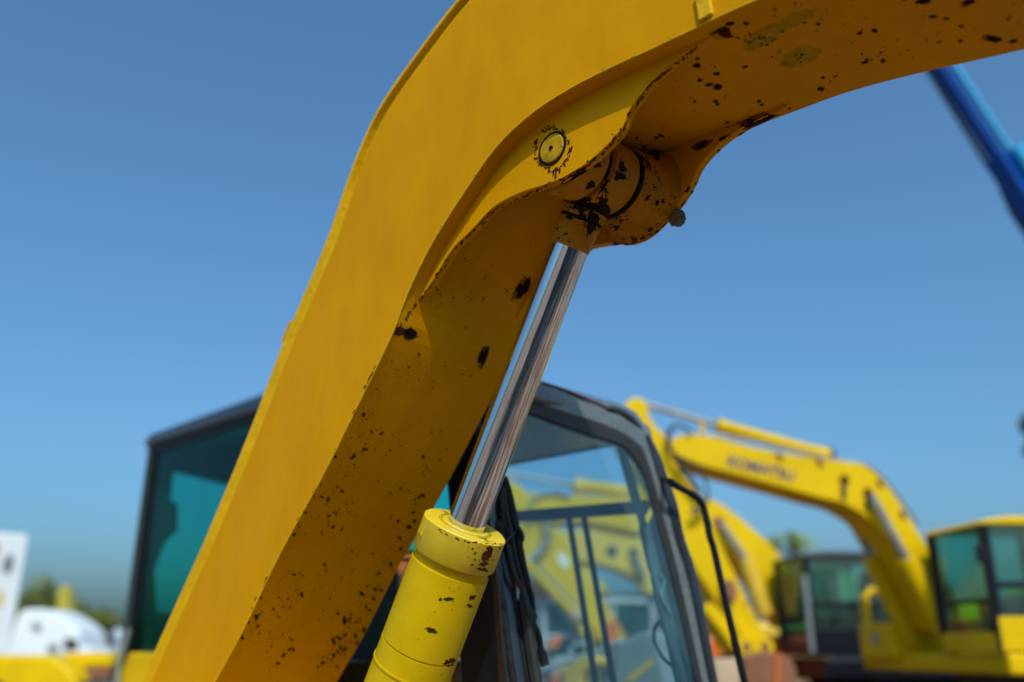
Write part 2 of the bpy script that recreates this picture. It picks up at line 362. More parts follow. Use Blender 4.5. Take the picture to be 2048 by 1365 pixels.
# upper boundary of the bracket plate lies inside the boom, behind the proud side plate
bq = [on(x, y, LN) for x, y in smoothpx([(760, 640), (800, 560), (870, 430), (940, 330), (1060, 190), (1240, 95), (1400, 20), (1470, -10)], 5)]
bq = [p + L * 0.055 for p in bq]
TB = 0.03
near_br = prism('bracket_plate', brc + list(reversed(bq)), L * TB, M['boom'], boom, bevel=0.003)
OFF = (LF - 0.025) - LBN - TB
FBR = [(978, 752), (1005, 708), (1040, 645), (1080, 588), (1130, 535), (1180, 503), (1215, 494), (1255, 488), (1290, 478), (1330, 452), (1365, 417), (1390, 378), (1410, 337), (1440, 303), (1475, 275), (1520, 250), (1572, 229)]
far_out = LBN + OFF + TB
far_br = prism('bracket_plate', [on(x, y, far_out) for x, y in smoothpx(FBR, 5)] + [p + L * (OFF + TB) for p in reversed(bq)], -L * TB, M['boom'], boom, bevel=0.003)
# pin and bosses
PIN = on(1105, 298, LBN); PC = PIN - L * LBN + L * 0
def pin_at(l): return PIN + L * (l - LBN)
lathe('pin', pin_at(LBN - 0.006), pin_at(LF + 0.01), [(0, 0.0), (0, 0.044), (0.003, 0.047), (0.5, 0.047)], M['pin'], boom, 40)
def annulus(name, c, ax, r0, r1, h, m, parent, seg=40):
    x = ax.cross(Z).normalized(); y = ax.cross(x).normalized()
    o_ = [c + (x * math.cos(2 * math.pi * k / seg) + y * math.sin(2 * math.pi * k / seg)) * r1 for k in range(seg)]
    i_ = [c + (x * math.cos(2 * math.pi * k / seg) + y * math.sin(2 * math.pi * k / seg)) * r0 for k in range(seg)]
    return ring(name, o_, i_, ax * h, m, parent)
annulus('pin_collar', pin_at(LBN - 0.003), L, 0.0465, 0.055, 0.004, M['grease'], boom)
lathe('grease_hole', pin_at(LBN - 0.009), pin_at(LBN), [(0, 0.0), (0, 0.007), (0.008, 0.007)], M['grease'], boom, 14)
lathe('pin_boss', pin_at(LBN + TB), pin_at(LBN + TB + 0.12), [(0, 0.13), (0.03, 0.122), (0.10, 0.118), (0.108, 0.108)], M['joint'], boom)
LE0, LE1 = LBN + TB + 0.125, LBN + TB + 0.255
farin = LBN + OFF
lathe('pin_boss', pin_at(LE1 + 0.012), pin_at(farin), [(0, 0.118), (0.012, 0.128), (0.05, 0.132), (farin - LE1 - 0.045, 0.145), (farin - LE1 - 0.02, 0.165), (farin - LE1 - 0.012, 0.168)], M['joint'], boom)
annulus('boss_seal', pin_at(LE1 + 0.001), L, 0.10, 0.121, 0.012, M['grease'], boom)
# locking bolt on the far side
bc = on(1346, 424, far_out - 0.01)
lathe('lock_bolt', bc, bc + (F * 0.5 - Z).normalized() * 0.06, [(0, 0.022), (0.02, 0.022), (0.021, 0.03), (0.04, 0.03), (0.042, 0.02), (0.055, 0.018)], M['nut'], boom, 6)
# little welded lug on the near side plate, step on the top plate
a_ = on(1392, -6, LN); b_ = on(1400, 46, LN); c_ = on(1428, 30, LN); d_ = on(1420, -22, LN)
prism('weld_lug', [p + L * 0.006 for p in (a_, b_, c_, d_)], -L * 0.016, M['weld'], boom, bevel=0.004)
stp = [on(x, y, LN) for x, y in [(572, 668), (563, 684), (557, 683), (574, 641), (580, 645)]]
prism('weld_stop', [p + L * 0.01 for p in stp], L * 0.4, M['boom'], boom)

# lift cylinder
LM = (LE0 + LE1) / 2
A0 = on(1140, 496, LM); A1 = on(931, 1052, LM); ax = (A0 - A1).normalized()
PM = pin_at(LM)
rod_o = lathe('cylinder_rod', A1 - ax * 0.25, A0, [(0, 0.0625), ((A0 - A1).length + 0.25, 0.0625)], M['chrome'], ex, 64)
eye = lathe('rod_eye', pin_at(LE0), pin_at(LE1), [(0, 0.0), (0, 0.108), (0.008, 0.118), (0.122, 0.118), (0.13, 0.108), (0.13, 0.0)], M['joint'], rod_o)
nd = PM - A0
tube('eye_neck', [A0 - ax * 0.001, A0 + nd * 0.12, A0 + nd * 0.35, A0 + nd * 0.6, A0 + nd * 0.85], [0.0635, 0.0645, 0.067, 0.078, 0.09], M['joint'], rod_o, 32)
tube('grease_coat', [A0 + nd * t for t in (0.36, 0.44, 0.56, 0.66)], [0.0680, 0.0705, 0.0765, 0.0825], M['grease'], rod_o, 32, caps=False)
HL = 0.118; RB = 0.131
bar = lathe('cylinder_barrel', A1 - ax * 0.09, A1 - ax * 2.0,
            [(0, 0.124), (0.05, 0.124), (0.05, RB), (0.325, RB), (0.325, RB - 0.003), (0.332, RB - 0.003), (0.332, RB), (0.40, RB), (0.40, RB + 0.0025), (0.407, RB + 0.0025), (0.407, RB), (1.6, RB)], M['cyl'], ex, 72)
top = A1 + ax * 0.0
lathe('gland_ring', top, top - ax * 0.14, [(0.004, 0.088), (0.0, 0.092), (0, 0.134), (0.004, 0.139), (0.103, 0.139), (0.108, 0.136), (0.108, 0.124)], M['gland'], bar, 72)
gx = (-L * 0.92 - F * 0.4); gx = (gx - ax * gx.dot(ax)).normalized(); gy = ax.cross(gx)
box('spanner_lug', top - ax * 0.034 + gx * 0.1365, gx * 0.004, gy * 0.022, ax * 0.031, M['gland'], bar, 0.003)
annulus('gland_groove', top - ax * 0.010, ax, 0.078, 0.094, 0.004, M['rust'], bar, 48)
lathe('rod_wiper_seal', top + ax * 0.001, top - ax * 0.05, [(0.002, 0.063), (0, 0.066), (0, 0.078), (0.005, 0.082), (0.04, 0.082)], M['gland'], bar, 48)

# machine body below the frame: house, tracks
house = box('house_platform', S.at(2.35, -3.9, 1.0), L * 1.15, F * 1.35, Z * 0.16, M['yel'], ex, 0.03)
box('engine_hood', S.at(1.85, -5.0, 1.27), L * 0.55, F * 0.35, Z * 0.10, M['boom'], ex, 0.03)
for l_ in (1.35, 3.35):
    prof = [(-2.1, 0.42), (-2.2, 0.2), (-2.5, 0.02), (-5.3, 0.02), (-5.6, 0.2), (-5.65, 0.45), (-5.4, 0.74), (-2.45, 0.74)]
    prism('track', [S.at(l_ - 0.25, u, z) for u, z in prof], L * 0.5, M['rubber'], ex, 0.02)
box('turntable', S.at(2.35, -3.9, 0.77), L * 0.5, F * 0.6, Z * 0.07, M['darkgrey'], ex)

# ------------------------------------------------------------------ cab of the foreground machine
LC, LD = 2.45, 3.45
cab = empty('cab', S.at(2.95, -3.3, 1.15), parent=ex)
WA, WB, WC = on(966, 760, LC), on(1012, 1365, LC), on(1362, 1040, LD)
wn = (WB - WA).cross(WC - WA).normalized()
if wn.dot(EYE - WA) < 0: wn = -wn
def ws(px, py, off=0.0): return hit(px, py, WA + wn * off, wn)
OUT = [(1040, 1560), (1012, 1365), (989, 1060), (970, 800), (972, 757), (990, 742), (1040, 752), (1087, 770), (1140, 790), (1189, 812), (1240, 832), (1272, 851), (1298, 872), (1318, 905), (1336, 955), (1356, 1010), (1371, 1080), (1397, 1160), (1436, 1359), (1480, 1560)]
INN = [(1085, 1545), (1056, 1365), (1016, 1100), (1000, 960), (1003, 830), (1012, 800), (1040, 799), (1065, 806), (1105, 818), (1139, 829), (1195, 846), (1244, 867), (1281, 894), (1296, 925), (1307, 960), (1319, 1004), (1334, 1060), (1355, 1140), (1401, 1345), (1440, 1540)]
GIN = [(1092, 1540), (1062, 1360), (1022, 1105), (1008, 968), (1012, 850), (1020, 826), (1042, 822), (1062, 828), (1090, 838), (1115, 848), (1192, 874), (1244, 891), (1272, 918), (1285, 940), (1295, 962), (1309, 1008), (1322, 1065), (1345, 1150), (1389, 1345), (1425, 1535)]
def ip(pts, n=60): return resample([Vector((x, y, 0)) for x, y in smoothpx(pts, 4)], n)
def paired(a, b_, k=3):
    return smoothpx(a, k), smoothpx(b_, k)
o2, i2 = paired(OUT, INN); _, g2 = paired(OUT, GIN)
ring('windscreen_frame', [ws(x, y, 0.0) for x, y in o2], [ws(x, y, -0.004) for x, y in i2], -wn * 0.06, M['roof'], cab, 0.008)
ring('windscreen_gasket', [ws(x, y, 0.006) for x, y in i2], [ws(x, y, 0.004) for x, y in g2], -wn * 0.03, M['rubber'], cab, 0.004)
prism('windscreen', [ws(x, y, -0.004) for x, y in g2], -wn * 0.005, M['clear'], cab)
prism('pillar_cover', [ws(x, y, 0.006) for x, y in [(974, 800), (1000, 800), (1006, 960), (1018, 1100), (1056, 1365), (1085, 1540), (1038, 1540), (1012, 1365), (990, 1060)]], -wn * 0.05, M['black'], cab, 0.008)
# black corner moulding down the far pillar
strip_o = [(1296, 866), (1318, 903), (1336, 953), (1356, 1008), (1371, 1078), (1397, 1158), (1436, 1357), (1480, 1555)]
strip_i = [(1292, 870), (1303, 900), (1318, 950), (1338, 1010), (1354, 1080), (1379, 1160), (1420, 1359), (1462, 1555)]
prism('corner_moulding', [ws(x, y, 0.008) for x, y in smoothpx(strip_o, 3)] + [ws(x, y, 0.008) for x, y in reversed(smoothpx(strip_i, 3))], -wn * 0.05, M['black'], cab, 0.006)
# roof shell
rp = [on(966, 757, LC), on(985, 741, LC)]
l0, u0, z0 = S.lu(rp[1])
prof = [(u0 + 0.015, z0 - 0.07), (u0, z0 - 0.005), (u0 - 0.06, z0 + 0.035), (u0 - 0.25, z0 + 0.07), (u0 - 0.7, z0 + 0.09), (u0 - 1.45, z0 + 0.06), (u0 - 1.66, z0 - 0.02), (u0 - 1.66, z0 - 0.12), (u0 - 0.05, z0 - 0.12)]
rv = []; nst = 12
for k in range(nst + 1):
    t = k / nst; l_ = LC + (LD - LC) * t; e = min(t, 1 - t)
    drop = -0.07 * max(0, 1 - e / 0.12) ** 2 if t > 0.5 else -0.03 * max(0, 1 - e / 0.08) ** 2
    for u, z in prof: rv.append(S.at(l_, u + 0.03 * t, z + (drop if z > z0 - 0.1 else 0)))
npf = len(prof); rf = []
for k in range(nst):
    for i in range(npf): rf.append((k * npf + i, (k + 1) * npf + i, (k + 1) * npf + (i + 1) % npf, k * npf + (i + 1) % npf))
rf += [tuple(reversed(range(npf))), tuple(nst * npf + i for i in range(npf))]
mk('cab_roof', rv, rf, M['roof'], cab, smooth=False, bevel=0.01)
tube('roof_edge_trim', [ws(x, y, -0.01) for x, y in smoothpx([(1084, 766), (1140, 785), (1190, 806), (1216, 818)], 4)], 0.007, M['rust'], cab, 8)
tube('roof_corner_cap', [ws(x, y, -0.02) for x, y in smoothpx([(1214, 816), (1240, 824), (1262, 838), (1280, 858)], 4)], [0.008] + [0.016] * 10 + [0.012] * 2, M['black'], cab, 10)
# near (right) side of the cab
def cs(pts, l, d, name, m, bevel=0.005): return prism(name, [on(x, y, l) for x, y in pts], L * d, m, cab, bevel)
cs([(893, 960), (905, 1100), (935, 1560), (1040, 1560), (1012, 1365), (989, 1060), (968, 760), (940, 740), (880, 760)], LC + 0.004, 0.08, 'front_pillar', M['matblack'])
zb = S.lu(on(815, 1100, LC))[2]
uf = S.lu(on(893, 960, LC))[1]; ur = uf - 1.40
cab_z = 1.16
box('rear_pillar', S.at(LC + 0.05, ur - 0.06, (cab_z + z0 - 0.1) / 2), L * 0.045, F * 0.06, Z * ((z0 - 0.1 - cab_z) / 2), M['matblack'], cab, 0.01)
prism('side_window', [S.at(LC + 0.03, uf + 0.02, zb), S.at(LC + 0.03, uf + 0.02, z0 - 0.13), S.at(LC + 0.03, ur, z0 - 0.13), S.at(LC + 0.03, ur, zb)], L * 0.006, M['teal'], cab)
for dz in (0.0, 0.03):
    box('window_rail', S.at(LC + 0.03, (uf + ur) / 2, zb - 0.006 - dz), L * 0.012, F * ((uf - ur) / 2 + 0.01), Z * 0.006, M['silver'], cab, 0.002)
box('side_sill', S.at(LC + 0.04, (uf + ur) / 2, (cab_z + 1.56) / 2), L * 0.03, F * ((uf - ur) / 2 + 0.1), Z * ((1.56 - cab_z) / 2), M['black'], cab, 0.01)
# far (left) side: door frame seen through the windscreen
cs([(1000, 838), (1262, 872), (1246, 889), (1215, 886), (1130, 902), (1000, 930)], LD - 0.03, 0.03, 'door_top_rail', M['matblack'])
cs([(990, 1025), (1011, 1023), (1259, 1003), (1290, 1000), (1290, 1025), (1264, 1028), (1045, 1043), (990, 1047)], LD - 0.03, 0.03, 'door_rail', M['matblack'])
cs([(1228, 884), (1243, 884), (1276, 1003), (1287, 1046), (1304, 1135), (1320, 1200), (1340, 1270), (1362, 1365), (1400, 1540), (1385, 1540), (1350, 1365), (1330, 1270), (1310, 1200), (1297, 1135), (1277, 1046), (1261, 1003)], LD - 0.045, 0.03, 'door_post', M['matblack'])
for xa, xb in ((1130, 1183), (1160, 1219)):
    cs([(xa, 1030), (xa + 10, 1030), (xb + 11, 1365), (xb + 42, 1540), (xb + 28, 1540), (xb, 1365)], LD - 0.06, 0.016, 'guard_bar', M['matblack'], 0.004)
tube('window_seal', [on(x, y, LD - 0.05) for x, y in smoothpx([(1330, 985), (1312, 998), (1296, 1015), (1282, 1046), (1286, 1080), (1300, 1140)], 4)], 0.009, M['rubber'], cab, 8)
tube('door_handle', [on(x, y, LD - 0.07) for x, y in smoothpx([(1316, 1243), (1309, 1258), (1309, 1282), (1318, 1303), (1331, 1322), (1350, 1336)], 4)], 0.008, M['trim'], cab, 8)
prism('pillar_trim', [ws(x, y, -0.06) for x, y in [(1294, 1060), (1312, 1022), (1334, 1100), (1355, 1180), (1399, 1365), (1436, 1520), (1390, 1520), (1356, 1365), (1336, 1275), (1316, 1205), (1302, 1130)]], -wn * 0.02, M['trim'], cab, 0.004)
tube('cable_clip', [ws(x, y, -0.045) for x, y in smoothpx([(1322, 1150), (1330, 1165), (1322, 1190), (1334, 1215), (1342, 1226)], 3)], 0.006, M['silver'], cab, 6)
box('cab_rear_wall', S.at((LC + LD) / 2, ur - 0.14, 1.40), L * 0.5, F * 0.03, Z * 0.24, M['matblack'], cab, 0.01)
for l_ in (LC + 0.06, LD - 0.06): box('rear_window_post', S.at(l_, ur - 0.14, 2.12), L * 0.05, F * 0.03, Z * 0.48, M['matblack'], cab, 0.005)
box('cab_floor', S.at((LC + LD) / 2, (uf + ur) / 2, cab_z - 0.02), L * 0.5, F * 0.85, Z * 0.03, M['darkgrey'], cab)
box('front_panel', S.at((LC + LD) / 2, uf + 0.36, cab_z + 0.05), L * 0.5, F * 0.02, Z * 0.08, M['matblack'], cab, 0.01)
box('seat', S.at(2.78, -3.55, 1.48), L * 0.24, F * 0.25, Z * 0.07, M['seat'], cab, 0.04)
box('seat_back', S.at(2.78, -3.80, 1.66), L * 0.22, F * 0.06, Z * 0.20, M['seat'], cab, 0.05)
# wipers, bracket, hoses and cables on the near pillar
def wt(name, pts, r, m, off=0.03, seg=8, k=4): return tube(name, [ws(x, y, off) for x, y in smoothpx(pts, k)], r, m, cab, seg)
wt('wiper_arm', [(1006, 955), (1016, 985), (1026, 1030), (1031, 1052)], 0.017, M['matblack'], 0.035)
wt('wiper_pivot', [(1025, 1036), (1030, 1052), (1038, 1066), (1045, 1085)], [0.012] * 5 + [0.016] * 6 + [0.010] * 2, M['matblack'], 0.04, 10)
wt('wiper_arm', [(1033, 1060), (1040, 1110), (1052, 1165), (1062, 1198), (1066, 1260)], [0.018] * 9 + [0.014] * 8, M['matblack'], 0.03)
wt('wiper_blade', [(1044, 1110), (1054, 1190), (1068, 1250), (1080, 1300), (1091, 1331)], [0.011] * 9 + [0.016] * 8, M['rubber'], 0.02)
wt('wiper_blade', [(1012, 1000), (1016, 1060), (1028, 1120), (1044, 1180), (1060, 1290), (1074, 1380)], [0.009] * 13 + [0.024] * 8, M['rubber'], 0.022)
wt('washer_hose', [(1003, 990), (1008, 1040), (1020, 1075), (1010, 1090), (1024, 1100), (1034, 1140), (1050, 1185)], 0.005, M['rubber'], 0.03)
wt('washer_hose', [(1030, 1065), (1018, 1078), (1006, 1088), (996, 1092)], 0.006, M['rubber'], 0.045)
wt('washer_hose', [(1008, 960), (1012, 1010), (1022, 1060), (1030, 1110), (1046, 1170), (1062, 1230), (1072, 1300)], 0.008, M['rubber'], 0.036)
wt('washer_hose', [(1016, 1090), (1030, 1150), (1046, 1185), (1056, 1230), (1076, 1262), (1082, 1290)], 0.009, M['rubber'], 0.04)
wt('blade_clip', [(1084, 1304), (1088, 1322), (1090, 1332)], 0.016, M['rubber'], 0.022)
wt('blade_clip', [(1060, 1222), (1066, 1240)], 0.02, M['rubber'], 0.03)
prism('wiper_bracket', [ws(x, y, 0.03) for x, y in [(992, 1040), (1010, 1040), (1012, 1086), (1000, 1094), (990, 1080)]], -wn * 0.02, M['matblack'], cab, 0.003)
for x, y in ((1004, 1055), (1006, 1081)):
    c_ = ws(x, y, 0.044); lathe('bracket_bolt', c_, c_ - wn * 0.02, [(0, 0.0), (0, 0.008), (0.003, 0.0095), (0.02, 0.0095)], M['rust'], cab, 6)
wt('pillar_rail', [(982, 1000), (994, 1110), (1018, 1300), (1030, 1380)], 0.012, M['black'], 0.012, 8)
wt('grab_rail', [(1338, 962), (1352, 972), (1385, 990), (1402, 1005), (1411, 1030), (1420, 1075), (1428, 1100), (1450, 1200), (1476, 1310), (1500, 1410)], 0.0155, M['matblack'], 0.10, 10)
tube('grab_rail', [ws(1326, 958, 0.0), ws(1338, 962, 0.1)], 0.0115, M['matblack'], cab, 10)
tube('pillar_conduit', [on(x, y, LC - 0.02) for x, y in smoothpx([(968, 790), (955, 800), (952, 830), (965, 900), (975, 990)], 4)], 0.016, M['rubber'], cab, 10)

# ------------------------------------------------------------------ chipped paint and rust on the boom and barrel (thin flakes on the surface)
dg_cache = {}
def bvh(objs):
    V = []; Fc = []
    for o in objs:
        off = ORIGIN[o.name]; n = len(V); V += [vv.co + off for vv in o.data.vertices]; Fc += [tuple(i + n for i in p.vertices) for p in o.data.polygons]
    return BVHTree.FromPolygons(V, Fc)
class Chips:
    def __init__(s, tree, halo=None): s.t = tree; s.v = []; s.f = []; s.halo = halo
    def add(s, px, py, rx, ry, rot=0.0, n=11, jag=0.35, lift=0.0008):
        c = s.t.ray_cast(EYE, ray(px, py).normalized())
        if c[0] is None: return
        ca, sa = math.cos(rot), math.sin(rot); ring_ = []
        for k in range(n):
            an = 2 * math.pi * k / n; q = 1 + rnd.uniform(-jag, jag)
            ex_, ey_ = rx * q * math.cos(an), ry * q * math.sin(an)
            h = s.t.ray_cast(EYE, ray(px + ex_ * ca - ey_ * sa, py + ex_ * sa + ey_ * ca).normalized())
            if h[0] is None or abs(h[3] - c[3]) > 0.05 + 0.004 * max(rx, ry): continue
            nn = h[1] if h[1].dot(EYE - h[0]) > 0 else -h[1]
            ring_.append(h[0] + nn * lift)
        if len(ring_) < 4: return
        if s.halo is not None and max(rx, ry) > 3.2: s.halo.add(px, py, rx * 1.12 + 0.7, ry * 1.12 + 0.7, rot, n, jag, 0.0004)
        nn = c[1] if c[1].dot(EYE - c[0]) > 0 else -c[1]
        o = len(s.v); s.v.append(c[0] + nn * lift); s.v += ring_; m_ = len(ring_)
        s.f += [(o, o + 1 + k, o + 1 + (k + 1) % m_) for k in range(m_)]
    def area(s, poly, count, r0, r1, elong=1.6, rot=None):
        xs = [p[0] for p in poly]; ys = [p[1] for p in poly]; k = 0; tries = 0
        while k < count and tries < count * 20:
            tries += 1; x = rnd.uniform(min(xs), max(xs)); y = rnd.uniform(min(ys), max(ys)); ins = False; j = len(poly) - 1
            for i in range(len(poly)):
                if (poly[i][1] > y) != (poly[j][1] > y) and x < (poly[j][0] - poly[i][0]) * (y - poly[i][1]) / (poly[j][1] - poly[i][1]) + poly[i][0]: ins = not ins
                j = i
            if not ins: continue
            if mnoise.noise(Vector((x * 0.013, y * 0.013, 3.1))) < rnd.uniform(-0.45, 0.35): continue
            rr = r0 + (r1 - r0) * rnd.random() ** 3.5
            s.add(x, y, rr * rnd.uniform(1, elong), rr * rnd.uniform(0.6, 1), rot if rot is not None else rnd.uniform(0, 3.1), n=7 if rr < 3 else 11); k += 1
    def along(s, line, count, r0, r1, spread):
        pts = resample(px2(line), 400)
        for _ in range(count):
            i = rnd.randrange(399); p = pts[i]; d = (pts[i + 1] - p); s.add(p.x + rnd.gauss(0, spread), p.y + rnd.gauss(0, spread), rnd.uniform(r0, r1) * rnd.uniform(1, 2.6), rnd.uniform(r0, r1) * 0.6, math.atan2(d.y, d.x))
    def build(s, name, m, parent):
        if s.v: tag(mk(name, s.v, s.f, m, parent), kind='stuff')
btree = bvh([boom, near_br, far_br] + [o for o in boom.children if o.name.startswith('pin_boss')])
ha = Chips(btree); ch = Chips(btree, ha)
for a in [(1512, 240, 30, 9, -0.25), (1532, 238, 22, 6, -0.3), (1495, 250, 14, 7, -.2), (1403, 291, 18, 6, -0.45), (1450, 276, 16, 4, -0.4), (1985, 78, 15, 7, 0.15), (1847, 3, 14, 6, -.2), (1936, 5, 12, 6, -.3), (1393, 131, 7, 4, 0), (1435, 174, 8, 5, -.2), (1418, 170, 7, 3, -.2),
          (820, 668, 13, 10, 0.3), (965, 714, 8, 17, 0.3), (972, 703, 4, 9, .5), (1043, 578, 10, 24, 0.65), (1400, 161, 5, 3, 0), (1433, 148, 6, 3, 0), (1749, 62, 6, 4, .2), (1865, 34, 7, 3, 0), (1892, 38, 6, 2, 0), (1923, 53, 5, 2, .3), (1641, 178, 6, 4, 0), (1713, 184, 8, 4, 0), (1730, 125, 7, 2, -.2), (1766, 122, 5, 3, 0), (2027, 82, 7, 3, -.3), (1920, 82, 4, 3, 0), (1431, 203, 4, 3, 0), (1490, 134, 5, 2, 0), (1460, 48, 8, 4, -.2), (1492, 47, 5, 3, 0)]: ch.add(*a)
under_hi = [(1440, 60), (1530, 10), (1640, -30), (2048, -20), (2048, 85), (1860, 140), (1560, 228), (1440, 268), (1330, 300), (1290, 220), (1350, 130)]
under_lo = [(775, 690), (985, 735), (870, 955), (735, 1235), (690, 1365), (432, 1365), (560, 1110), (700, 845)]
under_mid = [(920, 500), (1030, 410), (1090, 390), (1060, 560), (1000, 690), (800, 660), (860, 580)]
ch.area(under_hi, 200, 0.5, 3.0, 1.9, -0.3)
ch.area(under_lo, 520, 0.5, 2.7, 1.8); ch.area(under_mid, 55, 0.5, 2.6, 1.6)
ch.area([(735, 1240), (830, 1040), (860, 960), (820, 1010), (690, 1230), (620, 1365), (690, 1365)], 150, 0.7, 3.4, 1.9)
ch.area([(700, 850), (780, 690), (800, 760), (700, 1000), (560, 1280), (470, 1365), (440, 1365), (560, 1110)], 150, 0.6, 3.2, 1.8)
ch.along([(1180, 500), (1255, 488), (1330, 450), (1365, 415), (1395, 370), (1440, 305), (1520, 250)], 50, 1.0, 4.5, 5)
ch.area([(1240, 290), (1330, 250), (1330, 330), (1330, 420), (1250, 470), (1190, 480), (1240, 400)], 70, 1, 5.5, 2)
ch.build('paint_chip', M['chip'], boom); ha.build('rust_halo', M['halo'], boom)
ru = Chips(btree)
ru.along([(1088, 374), (1127, 360), (1176, 331), (1215, 297), (1242, 265), (1262, 224), (1303, 167), (1391, 97)], 150, 0.7, 2.8, 2.0)
ru.along([(790, 668), (858, 578), (904, 505), (987, 420), (1088, 374)], 120, 0.7, 2.6, 2.0)
ru.along(BOT[3:8], 26, 1.0, 3.2, 1.5)
ru.along([(881, 457), (995, 290), (1149, 171), (1387, 57)], 28, 0.6, 2.0, 2.0)
ru.along([(700, 345), (780, 185), (900, 20)], 26, 0.8, 2.6, 3)
ru.along([(290, 1360), (360, 1200), (560, 710), (690, 380)], 26, 0.8, 2.8, 6)
for a in [(800, 664, 16, 9, .2), (1450, 68, 14, 10, .3), (1440, 62, 22, 5, -.3)]: ru.add(*a)
for k in range(120):
    an = rnd.uniform(0, 2 * math.pi); q_ = rnd.uniform(0.97, 1.16) if rnd.random() < 0.8 else rnd.uniform(1.1, 1.25); ru.add(1105 + 32 * q_ * math.cos(an), 298 + 39 * q_ * math.sin(an), rnd.uniform(1.2, 3.4), rnd.uniform(0.8, 2.0), an + 1.57)
for x, y, h_ in ((1107, 346, 8), (1112, 348, 11), (1098, 342, 6), (1119, 342, 7)): ru.add(x, y, 2.2, h_, 0.1)
ru.build('rust_mark', M['rust'], boom)
gr = Chips(btree)
for a in [(1262, 310, 22, 7, 0.75), (1240, 282, 16, 5, 0.8), (1295, 330, 12, 4, 1.0), (1272, 365, 10, 6, 0.2), (1230, 456, 12, 5, -.3), (1212, 430, 10, 4, -.5), (1255, 400, 6, 14, 0.3), (1310, 305, 14, 5, -.3), (1262, 380, 7, 30, 0.25), (1250, 300, 26, 6, 0.75), (1290, 318, 6, 22, -0.5), (1240, 440, 26, 6, -.55), (1270, 350, 14, 12, .2), (1150, 350, 26, 6, -.5), (1180, 372, 14, 6, -.5), (1195, 330, 8, 6, .4)]: gr.add(*a, jag=0.5)
gr.build('grease_smear', M['grease'], boom)
st = Chips(btree)
for a in [(1525, 75, 46, 16, -0.55), (1580, 45, 60, 12, -0.45), (1600, 115, 42, 18, -0.35), (1440, 66, 20, 14, 0)]: st.add(*a, n=22, jag=0.14, lift=0.0004)
st.build('olive_stain', M['stain'], boom)
sp = Chips(btree)
for _ in range(30):
    sp.add(1515 + rnd.gauss(0, 22), 78 + rnd.gauss(0, 7), rnd.uniform(1, 4), rnd.uniform(.6, 1.6), -0.5, lift=0.0012)
for _ in range(12): sp.add(1603 + rnd.gauss(0, 7), 112 + rnd.gauss(0, 4), rnd.uniform(1, 4), rnd.uniform(.6, 2), -0.3, lift=0.0012)
sp.build('stain_speck', M['chip'], boom)
# worn marks on eye and barrel
etree = bvh([eye] + list(rod_o.children))
ec = Chips(etree)
for a in [(1160, 428, 40, 17, .32), (1185, 450, 14, 18, .2), (1160, 405, 22, 12, .1), (1218, 330, 7, 26, 0.12), (1208, 380, 8, 22, .3), (1232, 352, 16, 13, .2), (1245, 335, 6, 14, -.2), (1165, 425, 30, 10, .3), (1150, 410, 14, 16, 0), (1180, 440, 5, 34, .12), (1190, 452, 10, 9, .6), (1215, 345, 4, 18, 0.15), (1140, 432, 16, 5, .3), (1205, 400, 8, 16, .5)]: ec.add(*a, jag=0.45, n=16)
ec.area([(1110, 400), (1240, 330), (1260, 400), (1180, 490), (1110, 480)], 45, 0.8, 3.2, 1.8)
ec.build('grease_smear', M['grease'], rod_o)
ctree = bvh([bar] + [o for o in bar.children if o.name.startswith('gland_ring')])
cc = Chips(ctree)
for a in [(898, 1199, 9, 3.2, .1), (862, 1261, 11, 4, .25), (945, 1195, 6, 5, -.5), (940, 1212, 6, 3, .3), (881, 1199, 3, 3, 0), (897, 1326, 9, 8, .2), (905, 1320, 6, 4, 0), (975, 1110, 9, 12, .4), (968, 1128, 10, 5, -.2), (980, 1098, 6, 7, 0), (965, 1140, 9, 3, .2)]: cc.add(*a, jag=0.4, n=14)
cc.area([(860, 1150), (975, 1160), (930, 1365), (820, 1365)], 40, 0.5, 1.6, 1.5)
cc.area([(935, 1090), (1000, 1095), (985, 1145), (930, 1135)], 26, 0.8, 3.5, 1.5)
cc.along([(880, 1060), (930, 1085), (1000, 1090)], 14, 0.8, 2.6, 2)
cc.build('rust_mark', M['rust'], bar)

